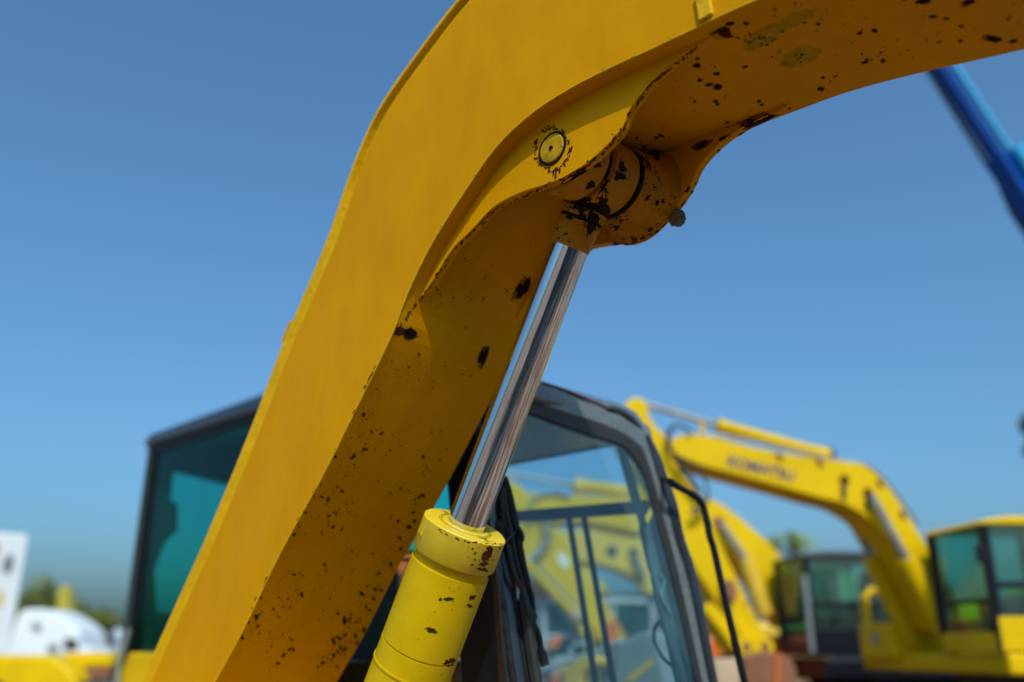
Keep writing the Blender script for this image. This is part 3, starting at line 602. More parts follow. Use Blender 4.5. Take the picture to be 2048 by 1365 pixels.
# ================================================================== helper for the machines behind
S2 = Side(-7.0); L2 = S2.L; F2 = -S2.F           # machines parked facing left; F2 points to their front (left)
def P2(pts, l, k=4): return [S2.on(x, y, l) for x, y in (smoothpx(pts, k) if k else pts)]
def poly2(name, top_, bot_, l, d, m, parent, bevel=0.02):
    return prism(name, P2(top_, l) + list(reversed(P2(bot_, l))), L2 * d, m, parent, bevel)
def cab_box(parent, l, lw, front_px, z0c, z1, length, mf, mr, mg, band, lower=0.3, notice=False):
    """cab whose front near corner is seen at front_px; l = near side plane"""
    P = S2.on(front_px[0], front_px[1], l); u0 = P.dot(F2); z1 = P.z if z1 is None else z1
    def at(dl, du, z): q = L2 * (l + dl) + F2 * (u0 - du); return Vector((q.x, q.y, z))
    def bx(name, dl, du, z, hl, hu, hz, m, bv=0.015): return box(name, at(dl, du, z), L2 * hl, F2 * hu, Z * hz, m, c, bv)
    c = empty('cab', at(lw / 2, length / 2, z0c), parent=parent)
    # slightly crowned roof
    pr = [(-0.03, z1 - 0.06), (0.02, z1 - 0.01), (0.3, z1 + 0.03), (length - 0.2, z1 + 0.03), (length + 0.02, z1 - 0.06)]
    prism('cab_roof', [at(-0.02, u, z) for u, z in pr], L2 * (lw + 0.04), mr, c, 0.03)
    zs = z1 - 0.06
    for dl in (0.045, lw - 0.045):
        for du, wd in ((0.04, 0.045), (length * 0.62, 0.035), (length - 0.05, 0.05)):
            bx('pillar', dl, du, (z0c + zs) / 2, 0.04, wd, (zs - z0c) / 2, mf)
    zl = z0c + lower
    bx('front_panel', lw / 2, 0.02, z0c + 0.09, lw / 2 - 0.02, 0.025, 0.09, band)
    bx('side_panel', 0.02, length / 2, (z0c + zl) / 2, 0.025, length / 2 - 0.02, (zl - z0c) / 2, band)
    bx('side_panel', lw - 0.02, length / 2, (z0c + zl) / 2, 0.025, length / 2 - 0.02, (zl - z0c) / 2, mf)
    bx('cab_floor', lw / 2, length / 2, z0c + 0.02, lw / 2 - 0.05, length / 2 - 0.06, 0.02, mf)
    bx('rear_cover', lw / 2, length - 0.08, (z0c + zl) / 2 + 0.2, lw / 2 - 0.06, 0.02, (zl - z0c) / 2 + 0.2, mf)
    bx('rear_panel', lw / 2, length - 0.02, (z0c + zl) / 2, lw / 2 - 0.03, 0.025, (zl - z0c) / 2, mf)
    zm = z0c + (zs - z0c) * 0.40
    bx('front_rail', lw / 2, 0.03, zm, lw / 2 - 0.06, 0.02, 0.025, mf)
    bx('door_rail', 0.03, length * 0.33, z0c + (zs - z0c) * 0.52, 0.02, length * 0.29, 0.03, mf)
    bx('windscreen', lw / 2, 0.03, (zm + zs) / 2, lw / 2 - 0.07, 0.004, (zs - zm) / 2, mg, 0)
    bx('lower_windscreen', lw / 2, 0.03, (zm + z0c + 0.18) / 2, lw / 2 - 0.07, 0.004, (zm - z0c - 0.18) / 2, mg, 0)
    bx('side_window', 0.03, length * 0.33, (zl + zs) / 2, 0.004, length * 0.29, (zs - zl) / 2, mg, 0)
    bx('side_window', 0.03, length * 0.80, (zl + zs) / 2, 0.004, length * 0.15, (zs - zl) / 2, mg, 0)
    bx('far_window', lw - 0.03, length * 0.33, (zl + zs) / 2, 0.004, length * 0.29, (zs - zl) / 2, mg, 0)
    bx('seat_back', lw * 0.5, length * 0.62, z0c + 0.62, 0.24, 0.07, 0.36, M['seat'], 0.05)
    bx('headrest', lw * 0.5, length * 0.62, z0c + 1.05, 0.13, 0.05, 0.08, M['seat'], 0.04)
    bx('seat', lw * 0.5, length * 0.45, z0c + 0.32, 0.25, 0.26, 0.08, M['seat'], 0.05)
    bx('console', lw * 0.15, length * 0.38, z0c + 0.38, 0.07, 0.25, 0.14, M['darkgrey'], 0.03)
    bx('console', lw * 0.85, length * 0.38, z0c + 0.38, 0.07, 0.25, 0.14, M['darkgrey'], 0.03)
    if notice:
        bx('paper_notice', 0.040, length * 0.42, z0c + (zs - z0c) * 0.32, 0.001, 0.13, 0.17, M['paper'], 0)
        bx('paper_notice', 0.040, length * 0.40, z0c + (zs - z0c) * 0.82, 0.001, 0.06, 0.12, M['paper'], 0)
    return c, at
def undercarriage(parent, at, zh, lw, back=3.0):
    for dl in (-0.1, lw + 1.2):
        pr = [(-0.7, 0.45), (-0.55, 0.15), (-0.3, 0.02), (back - 0.3, 0.02), (back + 0.1, 0.2), (back + 0.15, 0.55), (back - 0.1, 0.9), (-0.5, 0.9), (-0.7, 0.7)]
        tr = prism('track', [at(dl, u, z) for u, z in pr], L2 * 0.55, M['darkgrey'], parent, 0.04)
        for k in range(6):
            c_ = at(dl - 0.03, 0.0 + k * (back - 0.2) / 5, 0.32); lathe('track_roller', c_, c_ + L2, [(0, 0), (0, 0.16), (0.05, 0.18), (0.2, 0.18)], M['darkgrey'], tr, 14)
    box('turntable', at(lw * 0.5 + 0.6, back * 0.45, (zh + 0.85) / 2), L2 * 0.7, F2 * 0.8, Z * ((zh - 0.85) / 2), M['darkgrey'], parent)

# ------------------------------------------------------------------ the lettered excavator on the right
e1 = empty('excavator', S2.at(9.4, -5.9, 0), 'bright yellow excavator at right with lettered boom and yellow roofed cab', 'excavator', 'yellow excavators in the yard')
LB = 9.65
E1T = [(1343, 884), (1352, 874), (1376, 868), (1401, 870), (1450, 880), (1500, 893), (1567, 906), (1637, 918), (1702, 925), (1727, 930), (1755, 950), (1781, 980), (1808, 1018), (1834, 1059), (1866, 1110), (1905, 1180), (1925, 1230)]
E1B = [(1343, 900), (1360, 914), (1385, 924), (1410, 933), (1500, 957), (1570, 976), (1641, 996), (1676, 1004), (1711, 1020), (1737, 1038), (1764, 1064), (1790, 1090), (1816, 1130), (1840, 1170), (1865, 1220), (1878, 1250), (1890, 1262)]
b1 = poly2('boom', E1T, E1B, LB, 0.52, M['yel'], e1)
ART = [(1243, 845), (1250, 812), (1262, 798), (1275, 795), (1288, 800), (1297, 815), (1300, 835), (1320, 860), (1345, 888), (1366, 945), (1398, 985), (1425, 1045), (1452, 1110), (1485, 1180), (1520, 1250), (1541, 1292)]
ARB = [(1238, 880), (1262, 920), (1290, 960), (1318, 1000), (1340, 1040), (1362, 1085), (1388, 1135), (1420, 1185), (1450, 1228), (1478, 1270), (1500, 1300), (1528, 1302)]
arm1 = poly2('arm', ART, ARB, LB + 0.07, 0.36, M['yel'], e1)
def tb2(name, pts, l, r, m, parent, seg=14, k=4): return tube(name, P2(pts, l, k), r, m, parent, seg)
ac = tb2('arm_cylinder', [(1438, 852), (1640, 908)], LB + 0.25, 0.074, M['yel'], e1, 18, 1)
tb2('cylinder_rod', [(1280, 806), (1438, 852)], LB + 0.25, 0.038, M['steel'], ac, 14, 1)
tb2('cylinder_end', [(1434, 851), (1446, 854)], LB + 0.25, 0.088, M['yel'], ac, 18, 1)
tb2('cylinder_end', [(1628, 905), (1655, 912)], LB + 0.25, 0.085, M['yel'], ac, 18, 1)
for l_, p in ((LB - 0.10, [(1742, 990), (1812, 1118), (1905, 1290)]), (LB + 0.62, [(1683, 1012), (1742, 1112), (1850, 1330)])):
    bc1 = tube('boom_cylinder', P2(p[1:], l_, 0), 0.115, M['yel'], e1, 18)
    tube('cylinder_rod', P2(p[:2], l_, 0), 0.045, M['steel'], bc1, 14)
for x, y in ((1690, 960), (1737, 986)):
    c_ = S2.on(x, y, LB - 0.02); lathe('boom_pin', c_, c_ + L2 * 0.1, [(0, 0), (0, 0.055), (0.1, 0.06)], M['rust'], b1, 16)
# hoses
for pts in ([(1402, 985), (1372, 940), (1345, 905), (1338, 875), (1346, 856), (1364, 852), (1385, 866)], [(1398, 990), (1366, 945), (1341, 905), (1334, 870), (1350, 850), (1376, 858)], [(1362, 915), (1398, 942), (1414, 975), (1413, 1010), (1385, 1032)], [(1380, 1024), (1402, 1010), (1408, 990)]):
    tb2('hose', pts, LB - 0.05, 0.016, M['rubber'], b1, 8)
for pts in ([(1410, 872), (1500, 882), (1600, 906), (1690, 924), (1740, 935), (1790, 985), (1836, 1050)],): tb2('hose', pts, LB + 0.1, 0.02, M['steel'], b1, 8)
tb2('work_lamp', [(1648, 911), (1668, 914)], LB + 0.3, [0.06, 0.10, 0.10, 0.10, 0.06], M['darkgrey'], e1, 12)
tb2('hose_bracket', [(1402, 846), (1406, 868)], LB + 0.2, 0.03, M['yel'], b1, 8, 1)
for pts in ([(1690, 966), (1687, 980), (1689, 996)], [(1736, 992), (1735, 1008), (1739, 1022)]): tb2('hose', pts, LB - 0.02, 0.028, M['rubber'], b1, 8)  # short dark tubes standing in for drip streaks below the pins
for x, y in ((1640, 926), (1560, 914), (1760, 968), (1806, 1030)): tb2('pipe_clamp', [(x - 5, y - 8), (x + 4, y + 6)], LB - 0.01, 0.025, M['bucket'], b1, 8, 1)
# lettering on the boom
def lettering(text, p0, p1, h, nrm_off, m, parent):
    cu = bpy.data.curves.new('lettering', 'FONT'); cu.body = text; cu.size = 1.0; cu.offset = 0.02; cu.extrude = 0.004
    to = bpy.data.objects.new('lettering_source', cu); COL.objects.link(to)
    dg = bpy.context.evaluated_depsgraph_get(); dg.update(); me = bpy.data.meshes.new_from_object(to.evaluated_get(dg))
    bpy.data.objects.remove(to)
    xs = [v.co.x for v in me.vertices]; ys = [v.co.y for v in me.vertices]; x0, x1, y0, y1 = min(xs), max(xs), min(ys), max(ys)
    ex_ = (p1 - p0); nz = -L2; up = nz.cross(ex_.normalized())
    for v_ in me.vertices: v_.co = p0 + ex_ * ((v_.co.x - x0) / (x1 - x0)) + up * ((v_.co.y - y0) / (y1 - y0) * h) + nz * (nrm_off + v_.co.z)
    me.materials.clear()
    return link('lettering', me, m, parent)
lettering('KOMATSU', S2.on(1455, 932, LB), S2.on(1587, 964, LB), 0.125, 0.005, M['navy'], b1)
c1, at1 = cab_box(e1, 8.40, 1.0, (1960, 1037), 1.58, None, 1.75, M['matblack'], M['yel'], M['tealdark'], M['yel'], 0.32, True)
box('house', at1(1.4, 1.9, 1.47), L2 * 1.42, F2 * 1.85, Z * 0.10, M['yel'], e1, 0.04)
box('engine_hood', at1(1.4, 2.9, 1.95), L2 * 1.4, F2 * 0.9, Z * 0.38, M['yel'], e1, 0.08)
for x in (1870, 2005):
    pass
tb = box('tool_box', at1(2.25, 0.35, 1.70), L2 * 0.40, F2 * 0.40, Z * 0.20, M['yel'], e1, 0.03)
lathe('head_lamp', at1(2.25, -0.08, 1.72), at1(2.25, 0.2, 1.72), [(0, 0), (0, 0.06), (0.01, 0.07), (0.06, 0.07)], M['steel'], tb, 16)
tube('handrail', [at1(2.5, 0.0, 1.75), at1(2.5, 0.0, 2.2), at1(2.5, 0.08, 2.28), at1(2.5, 0.6, 2.28)], 0.05, M['yel'], e1, 10)
undercarriage(e1, at1, 1.38, 1.0, 3.2)
tb2('mirror_arm', [(1966, 1050), (1972, 1068), (1976, 1090)], 8.33, 0.012, M['matblack'], c1, 8, 1)
box('mirror', S2.on(1962, 1108, 8.32), L2 * 0.02, F2 * 0.05, Z * 0.09, M['matblack'], c1, 0.02)
# bucket and linkage
bk = poly2('bucket', [(1490, 1322), (1505, 1310), (1545, 1305), (1580, 1316), (1594, 1342)], [(1484, 1420), (1515, 1450), (1560, 1450), (1590, 1410), (1594, 1380)], LB - 0.28, 0.95, M['bucket'], e1, 0.02)
prism('bucket_back', P2([(1428, 1322), (1484, 1316), (1486, 1420), (1430, 1430)], LB - 0.20, 0), L2 * 0.8, M['tan'], bk, 0.02)
tb2('bucket_rib', [(1555, 1306), (1552, 1420)], LB - 0.30, 0.02, M['orange'], bk, 8, 1)
for x, y, r_ in ((1493, 1293, 0.10), (1530, 1293, 0.10)):
    c_ = S2.on(x, y, LB - 0.05); e_ = lathe('bucket_ear', c_, c_ + L2 * 0.6, [(0, 0), (0, r_), (0.05, r_), (0.5, r_)], M['yel'], bk, 20)
    lathe('bucket_pin', c_ - L2 * 0.02, c_ + L2 * 0.1, [(0, 0), (0, 0.045), (0.1, 0.045)], M['bucket'], bk, 14)
bcy = tb2('bucket_cylinder', [(1372, 1070), (1452, 1192)], LB + 0.25, 0.085, M['yel'], e1, 16, 1)
tb2('cylinder_rod', [(1452, 1192), (1472, 1228)], LB + 0.25, 0.05, M['steel'], bcy, 12, 1)
poly2('bucket_link', [(1418, 1205), (1432, 1212), (1470, 1258), (1480, 1292)], [(1408, 1220), (1424, 1240), (1455, 1280), (1466, 1300)], LB + 0.02, 0.45, M['yel'], e1)
poly2('bucket_link', [(1460, 1225), (1475, 1218), (1500, 1255), (1520, 1285)], [(1452, 1238), (1470, 1250), (1490, 1275), (1505, 1296)], LB + 0.06, 0.4, M['yel'], e1)
poly2('arm_lamp', [(1448, 1165), (1462, 1160), (1474, 1178), (1472, 1200)], [(1452, 1182), (1458, 1195), (1464, 1205), (1470, 1206)], LB - 0.10, 0.16, M['bucket'], e1)

# ------------------------------------------------------------------ excavator with the black cab
e2 = empty('excavator', S2.at(13.0, -5.2, 0), 'yellow excavator with an all black cab, parked behind the lettered one', 'excavator', 'yellow excavators in the yard')
l2 = 13.2
E2T = [(1030, 1004), (1040, 994), (1062, 986), (1100, 988), (1180, 992), (1290, 998), (1390, 996), (1425, 1000), (1460, 1020), (1500, 1053), (1540, 1088), (1575, 1130), (1610, 1190), (1640, 1240)]
E2B = [(1032, 1024), (1050, 1036), (1080, 1040), (1110, 1042), (1173, 1046), (1220, 1054), (1290, 1068), (1350, 1066), (1400, 1072), (1440, 1090), (1475, 1120), (1510, 1160), (1545, 1210), (1575, 1255)]
b2 = poly2('boom', E2T, E2B, l2, 0.6, M['yel'], e2)
A2T = [(975, 960), (1000, 952), (1017, 958), (1031, 966), (1053, 983), (1066, 1010), (1103, 1043), (1140, 1105), (1165, 1150), (1204, 1195), (1232, 1240), (1257, 1283)]
A2B = [(970, 1000), (985, 1040), (1005, 1075), (1035, 1105), (1075, 1140), (1110, 1175), (1150, 1218), (1180, 1255), (1200, 1282), (1222, 1300), (1235, 1302), (1248, 1300)]
arm2 = poly2('arm', A2T, A2B, l2 + 0.08, 0.42, M['yel'], e2)
ac = tb2('arm_cylinder', [(1152, 972), (1300, 990), (1380, 1000)], l2 + 0.3, 0.10, M['yel'], e2, 16, 1)
tb2('cylinder_rod', [(1000, 945), (1152, 972)], l2 + 0.3, 0.035, M['steel'], ac, 12, 1)
tb2('cylinder_end', [(1148, 971), (1164, 974)], l2 + 0.3, 0.125, M['yel2'], ac, 16, 1)
bc2 = tb2('bucket_cylinder', [(1040, 1116), (1142, 1222)], l2 - 0.02, 0.07, M['yel'], e2, 12, 1)
tb2('cylinder_rod', [(1142, 1222), (1156, 1238)], l2 - 0.02, 0.10, M['tan'], bc2, 12, 1)
for pts in ([(1056, 1050), (1060, 1010), (1078, 992), (1110, 986), (1140, 994)], [(1092, 1042), (1102, 1066), (1092, 1092), (1072, 1112), (1054, 1122)], [(1084, 1044), (1090, 1068), (1080, 1095), (1060, 1116)], [(1060, 1132), (1090, 1160), (1130, 1205), (1142, 1214)], [(1070, 1128), (1100, 1158), (1138, 1200), (1150, 1212)]):
    tb2('hose', pts, l2 - 0.03, 0.024, M['steel'], b2, 8)
stk = prism('warning_label', P2([(1113, 1112), (1124, 1105), (1140, 1128), (1128, 1137)], l2 + 0.07, 0), L2 * 0.01, M['paper'], e2)
bc3 = tube('boom_cylinder', P2([(1490, 1118), (1530, 1230)], l2 - 0.12, 0), 0.12, M['yel2'], e2, 16)
tube('cylinder_rod', P2([(1442, 1048), (1490, 1118)], l2 - 0.12, 0), 0.05, M['steel'], bc3, 12)
c_ = S2.on(1438, 1045, l2 - 0.03); lathe('boom_pin', c_, c_ + L2 * 0.1, [(0, 0), (0, 0.09), (0.1, 0.09)], M['bucket'], b2, 16)
poly2('bucket_link', [(1150, 1240), (1170, 1250), (1185, 1275), (1188, 1310)], [(1140, 1245), (1160, 1262), (1172, 1285), (1175, 1315)], l2 + 0.1, 0.4, M['yel2'], e2)
bk2 = poly2('bucket', [(1130, 1345), (1150, 1322), (1180, 1312), (1230, 1312), (1255, 1330)], [(1140, 1450), (1170, 1470), (1200, 1480), (1240, 1470), (1255, 1440)], l2 - 0.3, 1.1, M['yel2'], e2)
c2, at2 = cab_box(e2, 11.95, 1.05, (1605, 1106), 1.52, None, 1.85, M['matblack'], M['darkgrey'], M['smoke'], M['matblack'], 0.35, False)
box('corner_pillar', at2(0.0, 0.0, 2.05), L2 * 0.02, F2 * 0.035, Z * 0.5, M['trim'], c2, 0.02)
box('paper_notice', at2(0.055, 0.62, 2.42), L2 * 0.001, F2 * 0.13, Z * 0.19, M['paper'], c2)
box('house', at2(1.4, 2.0, 1.36), L2 * 1.42, F2 * 1.85, Z * 0.14, M['matblack'], e2, 0.04)
box('engine_hood', at2(1.4, 3.0, 1.85), L2 * 1.4, F2 * 0.95, Z * 0.38, M['yel'], e2, 0.10)
tube('exhaust_guard', [at2(0.2, 1.95, 1.6), at2(0.2, 1.98, 2.0), at2(0.25, 2.1, 2.35)], 0.14, M['yel'], e2, 14)
undercarriage(e2, at2, 1.25, 1.0, 3.4)

# ------------------------------------------------------------------ faded excavator seen through the windscreen
e3 = empty('excavator', S2.at(17.2, -2.6, 0), 'faded pale yellow excavator seen through the windscreen behind the other arms', 'excavator', 'yellow excavators in the yard')
l3 = 17.0
b3 = poly2('boom', [(1100, 1072), (1130, 1062), (1180, 1060), (1240, 1066), (1290, 1074), (1330, 1096), (1350, 1130), (1370, 1175), (1385, 1215)], [(1105, 1098), (1135, 1112), (1165, 1124), (1195, 1128), (1240, 1140), (1290, 1168), (1312, 1195), (1330, 1225), (1345, 1250)], l3, 0.6, M['yel2'], e3)
poly2('arm', [(1090, 1050), (1110, 1045), (1125, 1065), (1165, 1110), (1200, 1160), (1232, 1200), (1250, 1225)], [(1085, 1075), (1100, 1100), (1125, 1130), (1160, 1165), (1190, 1195), (1215, 1220), (1235, 1240)], l3 + 0.1, 0.4, M['yel2'], e3)
for x, y in ((1224, 1102), (1268, 1106)):
    c_ = S2.on(x, y, l3 - 0.04); lathe('boom_pin', c_, c_ + L2 * 0.1, [(0, 0), (0, 0.10), (0.1, 0.11)], M['darkgrey'], b3, 16)
bc4 = tube('boom_cylinder', P2([(1290, 1165), (1320, 1260)], l3 - 0.14, 0), 0.13, M['yel2'], e3, 14)
tube('cylinder_rod', P2([(1268, 1106), (1290, 1165)], l3 - 0.14, 0), 0.055, M['steel'], bc4, 12)
c3, at3 = cab_box(e3, 15.6, 1.05, (1222, 1190), 1.35, None, 1.85, M['darkgrey'], M['darkgrey'], M['tealdark'], M['yel2'], 0.25, False)
box('house', at3(1.4, 2.0, 1.22), L2 * 1.42, F2 * 1.85, Z * 0.12, M['yel2'], e3, 0.04)
box('engine_hood', at3(1.4, 3.0, 1.7), L2 * 1.4, F2 * 0.95, Z * 0.36, M['yel2'], e3, 0.10)
undercarriage(e3, at3, 1.1, 1.0, 3.4)

# ------------------------------------------------------------------ orange excavator
e4 = empty('excavator', S2.at(15.0, 0.2, 0), 'orange excavator with grey cab framing, half hidden by the lift cylinder', 'excavator')
l4 = 14.6
b4 = poly2('boom', [(776, 1112), (800, 1100), (840, 1096), (920, 1110), (990, 1138), (1035, 1154), (1075, 1163), (1096, 1188), (1114, 1214), (1130, 1245)], [(778, 1135), (805, 1140), (845, 1142), (920, 1150), (980, 1166), (1030, 1176), (1062, 1188), (1080, 1205), (1096, 1226), (1108, 1255)], l4, 0.5, M['orange'], e4)
poly2('arm', [(800, 1092), (822, 1098), (832, 1120), (822, 1150), (800, 1190), (785, 1235)], [(782, 1108), (772, 1135), (768, 1160), (762, 1185), (752, 1210), (745, 1240)], l4 - 0.12, 0.4, M['orange'], e4)
for pts in ([(805, 1105), (790, 1130), (795, 1165), (780, 1190)], [(822, 1108), (812, 1140), (800, 1160), (808, 1185), (792, 1205)]): tb2('hose', pts, l4 - 0.18, 0.04, M['rubber'], b4, 8)
bk4 = poly2('bucket', [(742, 1222), (760, 1215), (788, 1218), (800, 1240)], [(740, 1300), (760, 1320), (785, 1318), (800, 1290)], l4 - 0.4, 1.0, M['orange'], e4)
tb2('bucket_rib', [(744, 1212), (786, 1209)], l4 - 0.42, 0.03, M['yel'], bk4, 8, 1)
c4, at4 = cab_box(e4, 13.4, 1.0, (1082, 1200), 1.3, None, 1.7, M['silver'], M['silver'], M['tealdark'], M['silver'], 0.2, False)
box('house', at4(1.3, 1.9, 1.18), L2 * 1.3, F2 * 1.75, Z * 0.12, M['orange'], e4, 0.04)
box('engine_hood', at4(1.3, 2.8, 1.5), L2 * 1.3, F2 * 0.85, Z * 0.3, M['orange'], e4, 0.08)
box('mirror', at4(-0.1, -0.55, 1.95), L2 * 0.03, F2 * 0.14, Z * 0.16, M['silver'], c4, 0.02)
poly2('step_guard', [(1096, 1292), (1110, 1276), (1124, 1270)], [(1098, 1300), (1112, 1296), (1124, 1280)], 13.2, 0.2, M['orange'], e4)
box('side_post', at4(-0.15, 1.0, 1.75), L2 * 0.04, F2 * 0.08, Z * 0.25, M['orange'], e4, 0.02)
undercarriage(e4, at4, 1.08, 0.9, 3.0)

# ------------------------------------------------------------------ grey machine just beyond the cab
gm = empty('road_roller', depth(1250, 1330, 7.2) * 1.0 - Vector((0, 0, 1.5)), 'small grey machine hood with yellow stripe, seen low through the windscreen', 'road roller')
LG = 6.2
def on1(pts, l, k=3): return [S.on(x, y, l) for x, y in (smoothpx(pts, k) if k else pts)]
hd = prism('engine_hood', on1([(1130, 1365), (1160, 1330), (1200, 1296), (1260, 1272), (1290, 1262), (1310, 1268), (1318, 1300), (1322, 1420), (1130, 1440)], LG), L * 0.55, M['greyhood'], gm, 0.04)
prism('stripe', on1([(1250, 1358), (1302, 1318), (1310, 1326), (1262, 1365)], LG - 0.005, 0), L * 0.01, M['yel2'], hd)
prism('mudguard', on1([(1126, 1372), (1130, 1345), (1145, 1325), (1180, 1312), (1184, 1330), (1165, 1350), (1160, 1380)], LG - 0.3), L * 0.28, M['yel2'], gm, 0.03)
tube('handrail', on1([(1010, 1380), (1090, 1340), (1180, 1310), (1240, 1282)], LG - 0.1), 0.022, M['silver'], gm, 8)
tube('handrail', on1([(1140, 1330), (1142, 1300), (1150, 1290), (1170, 1288)], LG + 0.3), 0.02, M['silver'], gm, 8)
gp = S.lu(S.on(1250, 1330, LG))
for du in (-0.8, 0.75):
    c_ = S.at(LG - 0.1, gp[1] + du, 0.55); lathe('drum', c_, c_ + L * 1.2, [(0, 0), (0, 0.5), (0.03, 0.55), (1.17, 0.55), (1.2, 0.5), (1.2, 0)], M['darkgrey'], gm, 28)
box('chassis', S.at(LG + 0.5, gp[1], 1.0), L * 0.5, F * 0.9, Z * 0.30, M['greyhood'], gm, 0.05)

# ------------------------------------------------------------------ dark cab behind the boom on the left
LX = 3.35
e5 = empty('excavator', S.at(4.0, -7.0, 0), 'yellow based excavator at left whose tall black cab has teal tinted windows', 'excavator', 'yellow excavators in the yard')
c5 = empty('cab', S.at(3.85, -6.7, 1.5), parent=e5)
def s5(name, pts, d, m, l=LX, bevel=0.01, par=None, k=0): return prism(name, on1(pts, l, k), L * d, m, par or c5, bevel)
rt = S.lu(S.on(300, 882, LX)); uR, zR = rt[1], rt[2]
uFr = S.lu(S.on(548, 800, LX))[1]
prism('cab_roof', [S.at(LX - 0.03, u, z) for u, z in [(uR - 0.05, zR - 0.05), (uR - 0.02, zR + 0.03), (uR + 0.3, zR + 0.05), (uFr - 0.2, zR + 0.06), (uFr, zR + 0.01), (uFr, zR - 0.06)]], L * 1.06, M['black'], c5, 0.02)
def b5(name, u0_, u1_, z0_, z1_, l0_, l1_, m, bv=0.01, par=None):
    return box(name, S.at((l0_ + l1_) / 2, (u0_ + u1_) / 2, (z0_ + z1_) / 2), L * ((l1_ - l0_) / 2), F * ((u1_ - u0_) / 2), Z * ((z1_ - z0_) / 2), m, par or c5, bv)
zt = zR - 0.05
b5('rear_pillar', uR - 0.03, uR + 0.13, 1.5, zt, LX, LX + 0.08, M['matblack'])
b5('rear_pillar', uR - 0.03, uR + 0.10, 1.5, zt, LX + 0.92, LX + 1.0, M['matblack'])
b5('front_pillar', uFr - 0.12, uFr, 1.5, zt, LX, LX + 0.08, M['matblack'])
b5('front_pillar', uFr - 0.12, uFr, 1.5, zt, LX + 0.92, LX + 1.0, M['matblack'])
b5('top_rail', uR + 0.1, uFr - 0.1, zt - 0.07, zt, LX, LX + 0.06, M['matblack'])
b5('side_window', uR + 0.13, uFr - 0.12, 1.62, zt - 0.07, LX + 0.02, LX + 0.026, M['teal'], 0)
b5('far_window_panel', uR + 0.13, uFr - 0.12, 1.62, zt - 0.05, LX + 0.96, LX + 0.98, M['seat'], 0)
# rear wall around its window
RW = S.at(LX, uR + 0.03, 2.0)
def rw(pts): return [hit(x, y, RW, F) for x, y in pts]
prism('rear_header', rw([(300, 870), (660, 740), (660, 1010), (560, 988), (440, 968), (345, 944), (322, 944)]), F * 0.03, M['seat'], c5)
prism('rear_wall_trim', rw([(296, 900), (322, 944), (345, 944), (337, 1000), (352, 1012), (352, 1062), (327, 1086), (306, 1140), (310, 1224), (250, 1300), (240, 1300)]), F * 0.03, M['seat'], c5)
prism('rear_wall_panel', rw([(310, 1224), (350, 1230), (600, 1240), (600, 1330), (240, 1330), (245, 1296)]), F * 0.03, M['seat'], c5)
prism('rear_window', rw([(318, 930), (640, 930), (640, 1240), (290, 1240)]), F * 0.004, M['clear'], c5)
for k in range(9):
    x = 350 + k * 24; prism('ceiling_rib', rw([(x, 880 - k * 9), (x + 7, 878 - k * 9), (x + 7, 940 + k * 4), (x, 940 + k * 4)]), F * 0.06, M['darkgrey'], c5)
b5('side_panel', uR - 0.02, uFr, 1.25, 1.58, LX, LX + 0.06, M['yel'], 0.02)
b5('house', uR - 1.2, uFr + 0.2, 1.0, 1.3, LX - 0.4, LX + 1.9, M['yel'], 0.04, e5)
tube('handrail', on1([(258, 1260), (238, 1330), (228, 1420)], LX - 0.06, 0), 0.02, M['trim'], c5, 8)
for l_ in (LX - 0.35, LX + 1.3):
    prism('track', [S.at(l_, u, z) for u, z in [(uR - 1.4, 0.5), (uR - 1.2, 0.05), (uFr + 0.8, 0.05), (uFr + 1.0, 0.5), (uFr + 0.7, 0.9), (uR - 1.1, 0.9)]], L * 0.5, M['darkgrey'], e5, 0.04)

# ================================================================== distance
# yellow loader at lower left
YL = 15.0
ld = empty('wheel_loader', depth(90, 1330, YL) - Vector((0, 0, 1.4)), 'yellow loader low at the left edge, its sloping hood lit', 'loader')
prism('hood', [depth(x, y, YL) for x, y in [(-160, 1310), (100, 1312), (128, 1330), (150, 1352), (165, 1400), (165, 1440), (-160, 1440)]], Vector((0, 1.4, 0)), M['yel'], ld, 0.06)
prism('rear_box', [depth(x, y, YL + 0.6) for x, y in [(128, 1306), (220, 1306), (222, 1334), (128, 1336)]], Vector((0, 1.2, 0)), M['yel'], ld, 0.04)
prism('frame', [depth(x, y, YL + 0.5) for x, y in [(130, 1337), (216, 1336), (216, 1440), (130, 1440)]], Vector((0, 1.2, 0)), M['bucket'], ld, 0.03)
for x in (-60, 190):
    c_ = depth(x, 1440, YL - 0.2); c_.z = 0.6; lathe('wheel', c_, c_ + Vector((0, 1, 0)), [(0, 0), (0, 0.45), (0.04, 0.6), (0.4, 0.6), (0.45, 0.5)], M['rubber'], ld, 24)
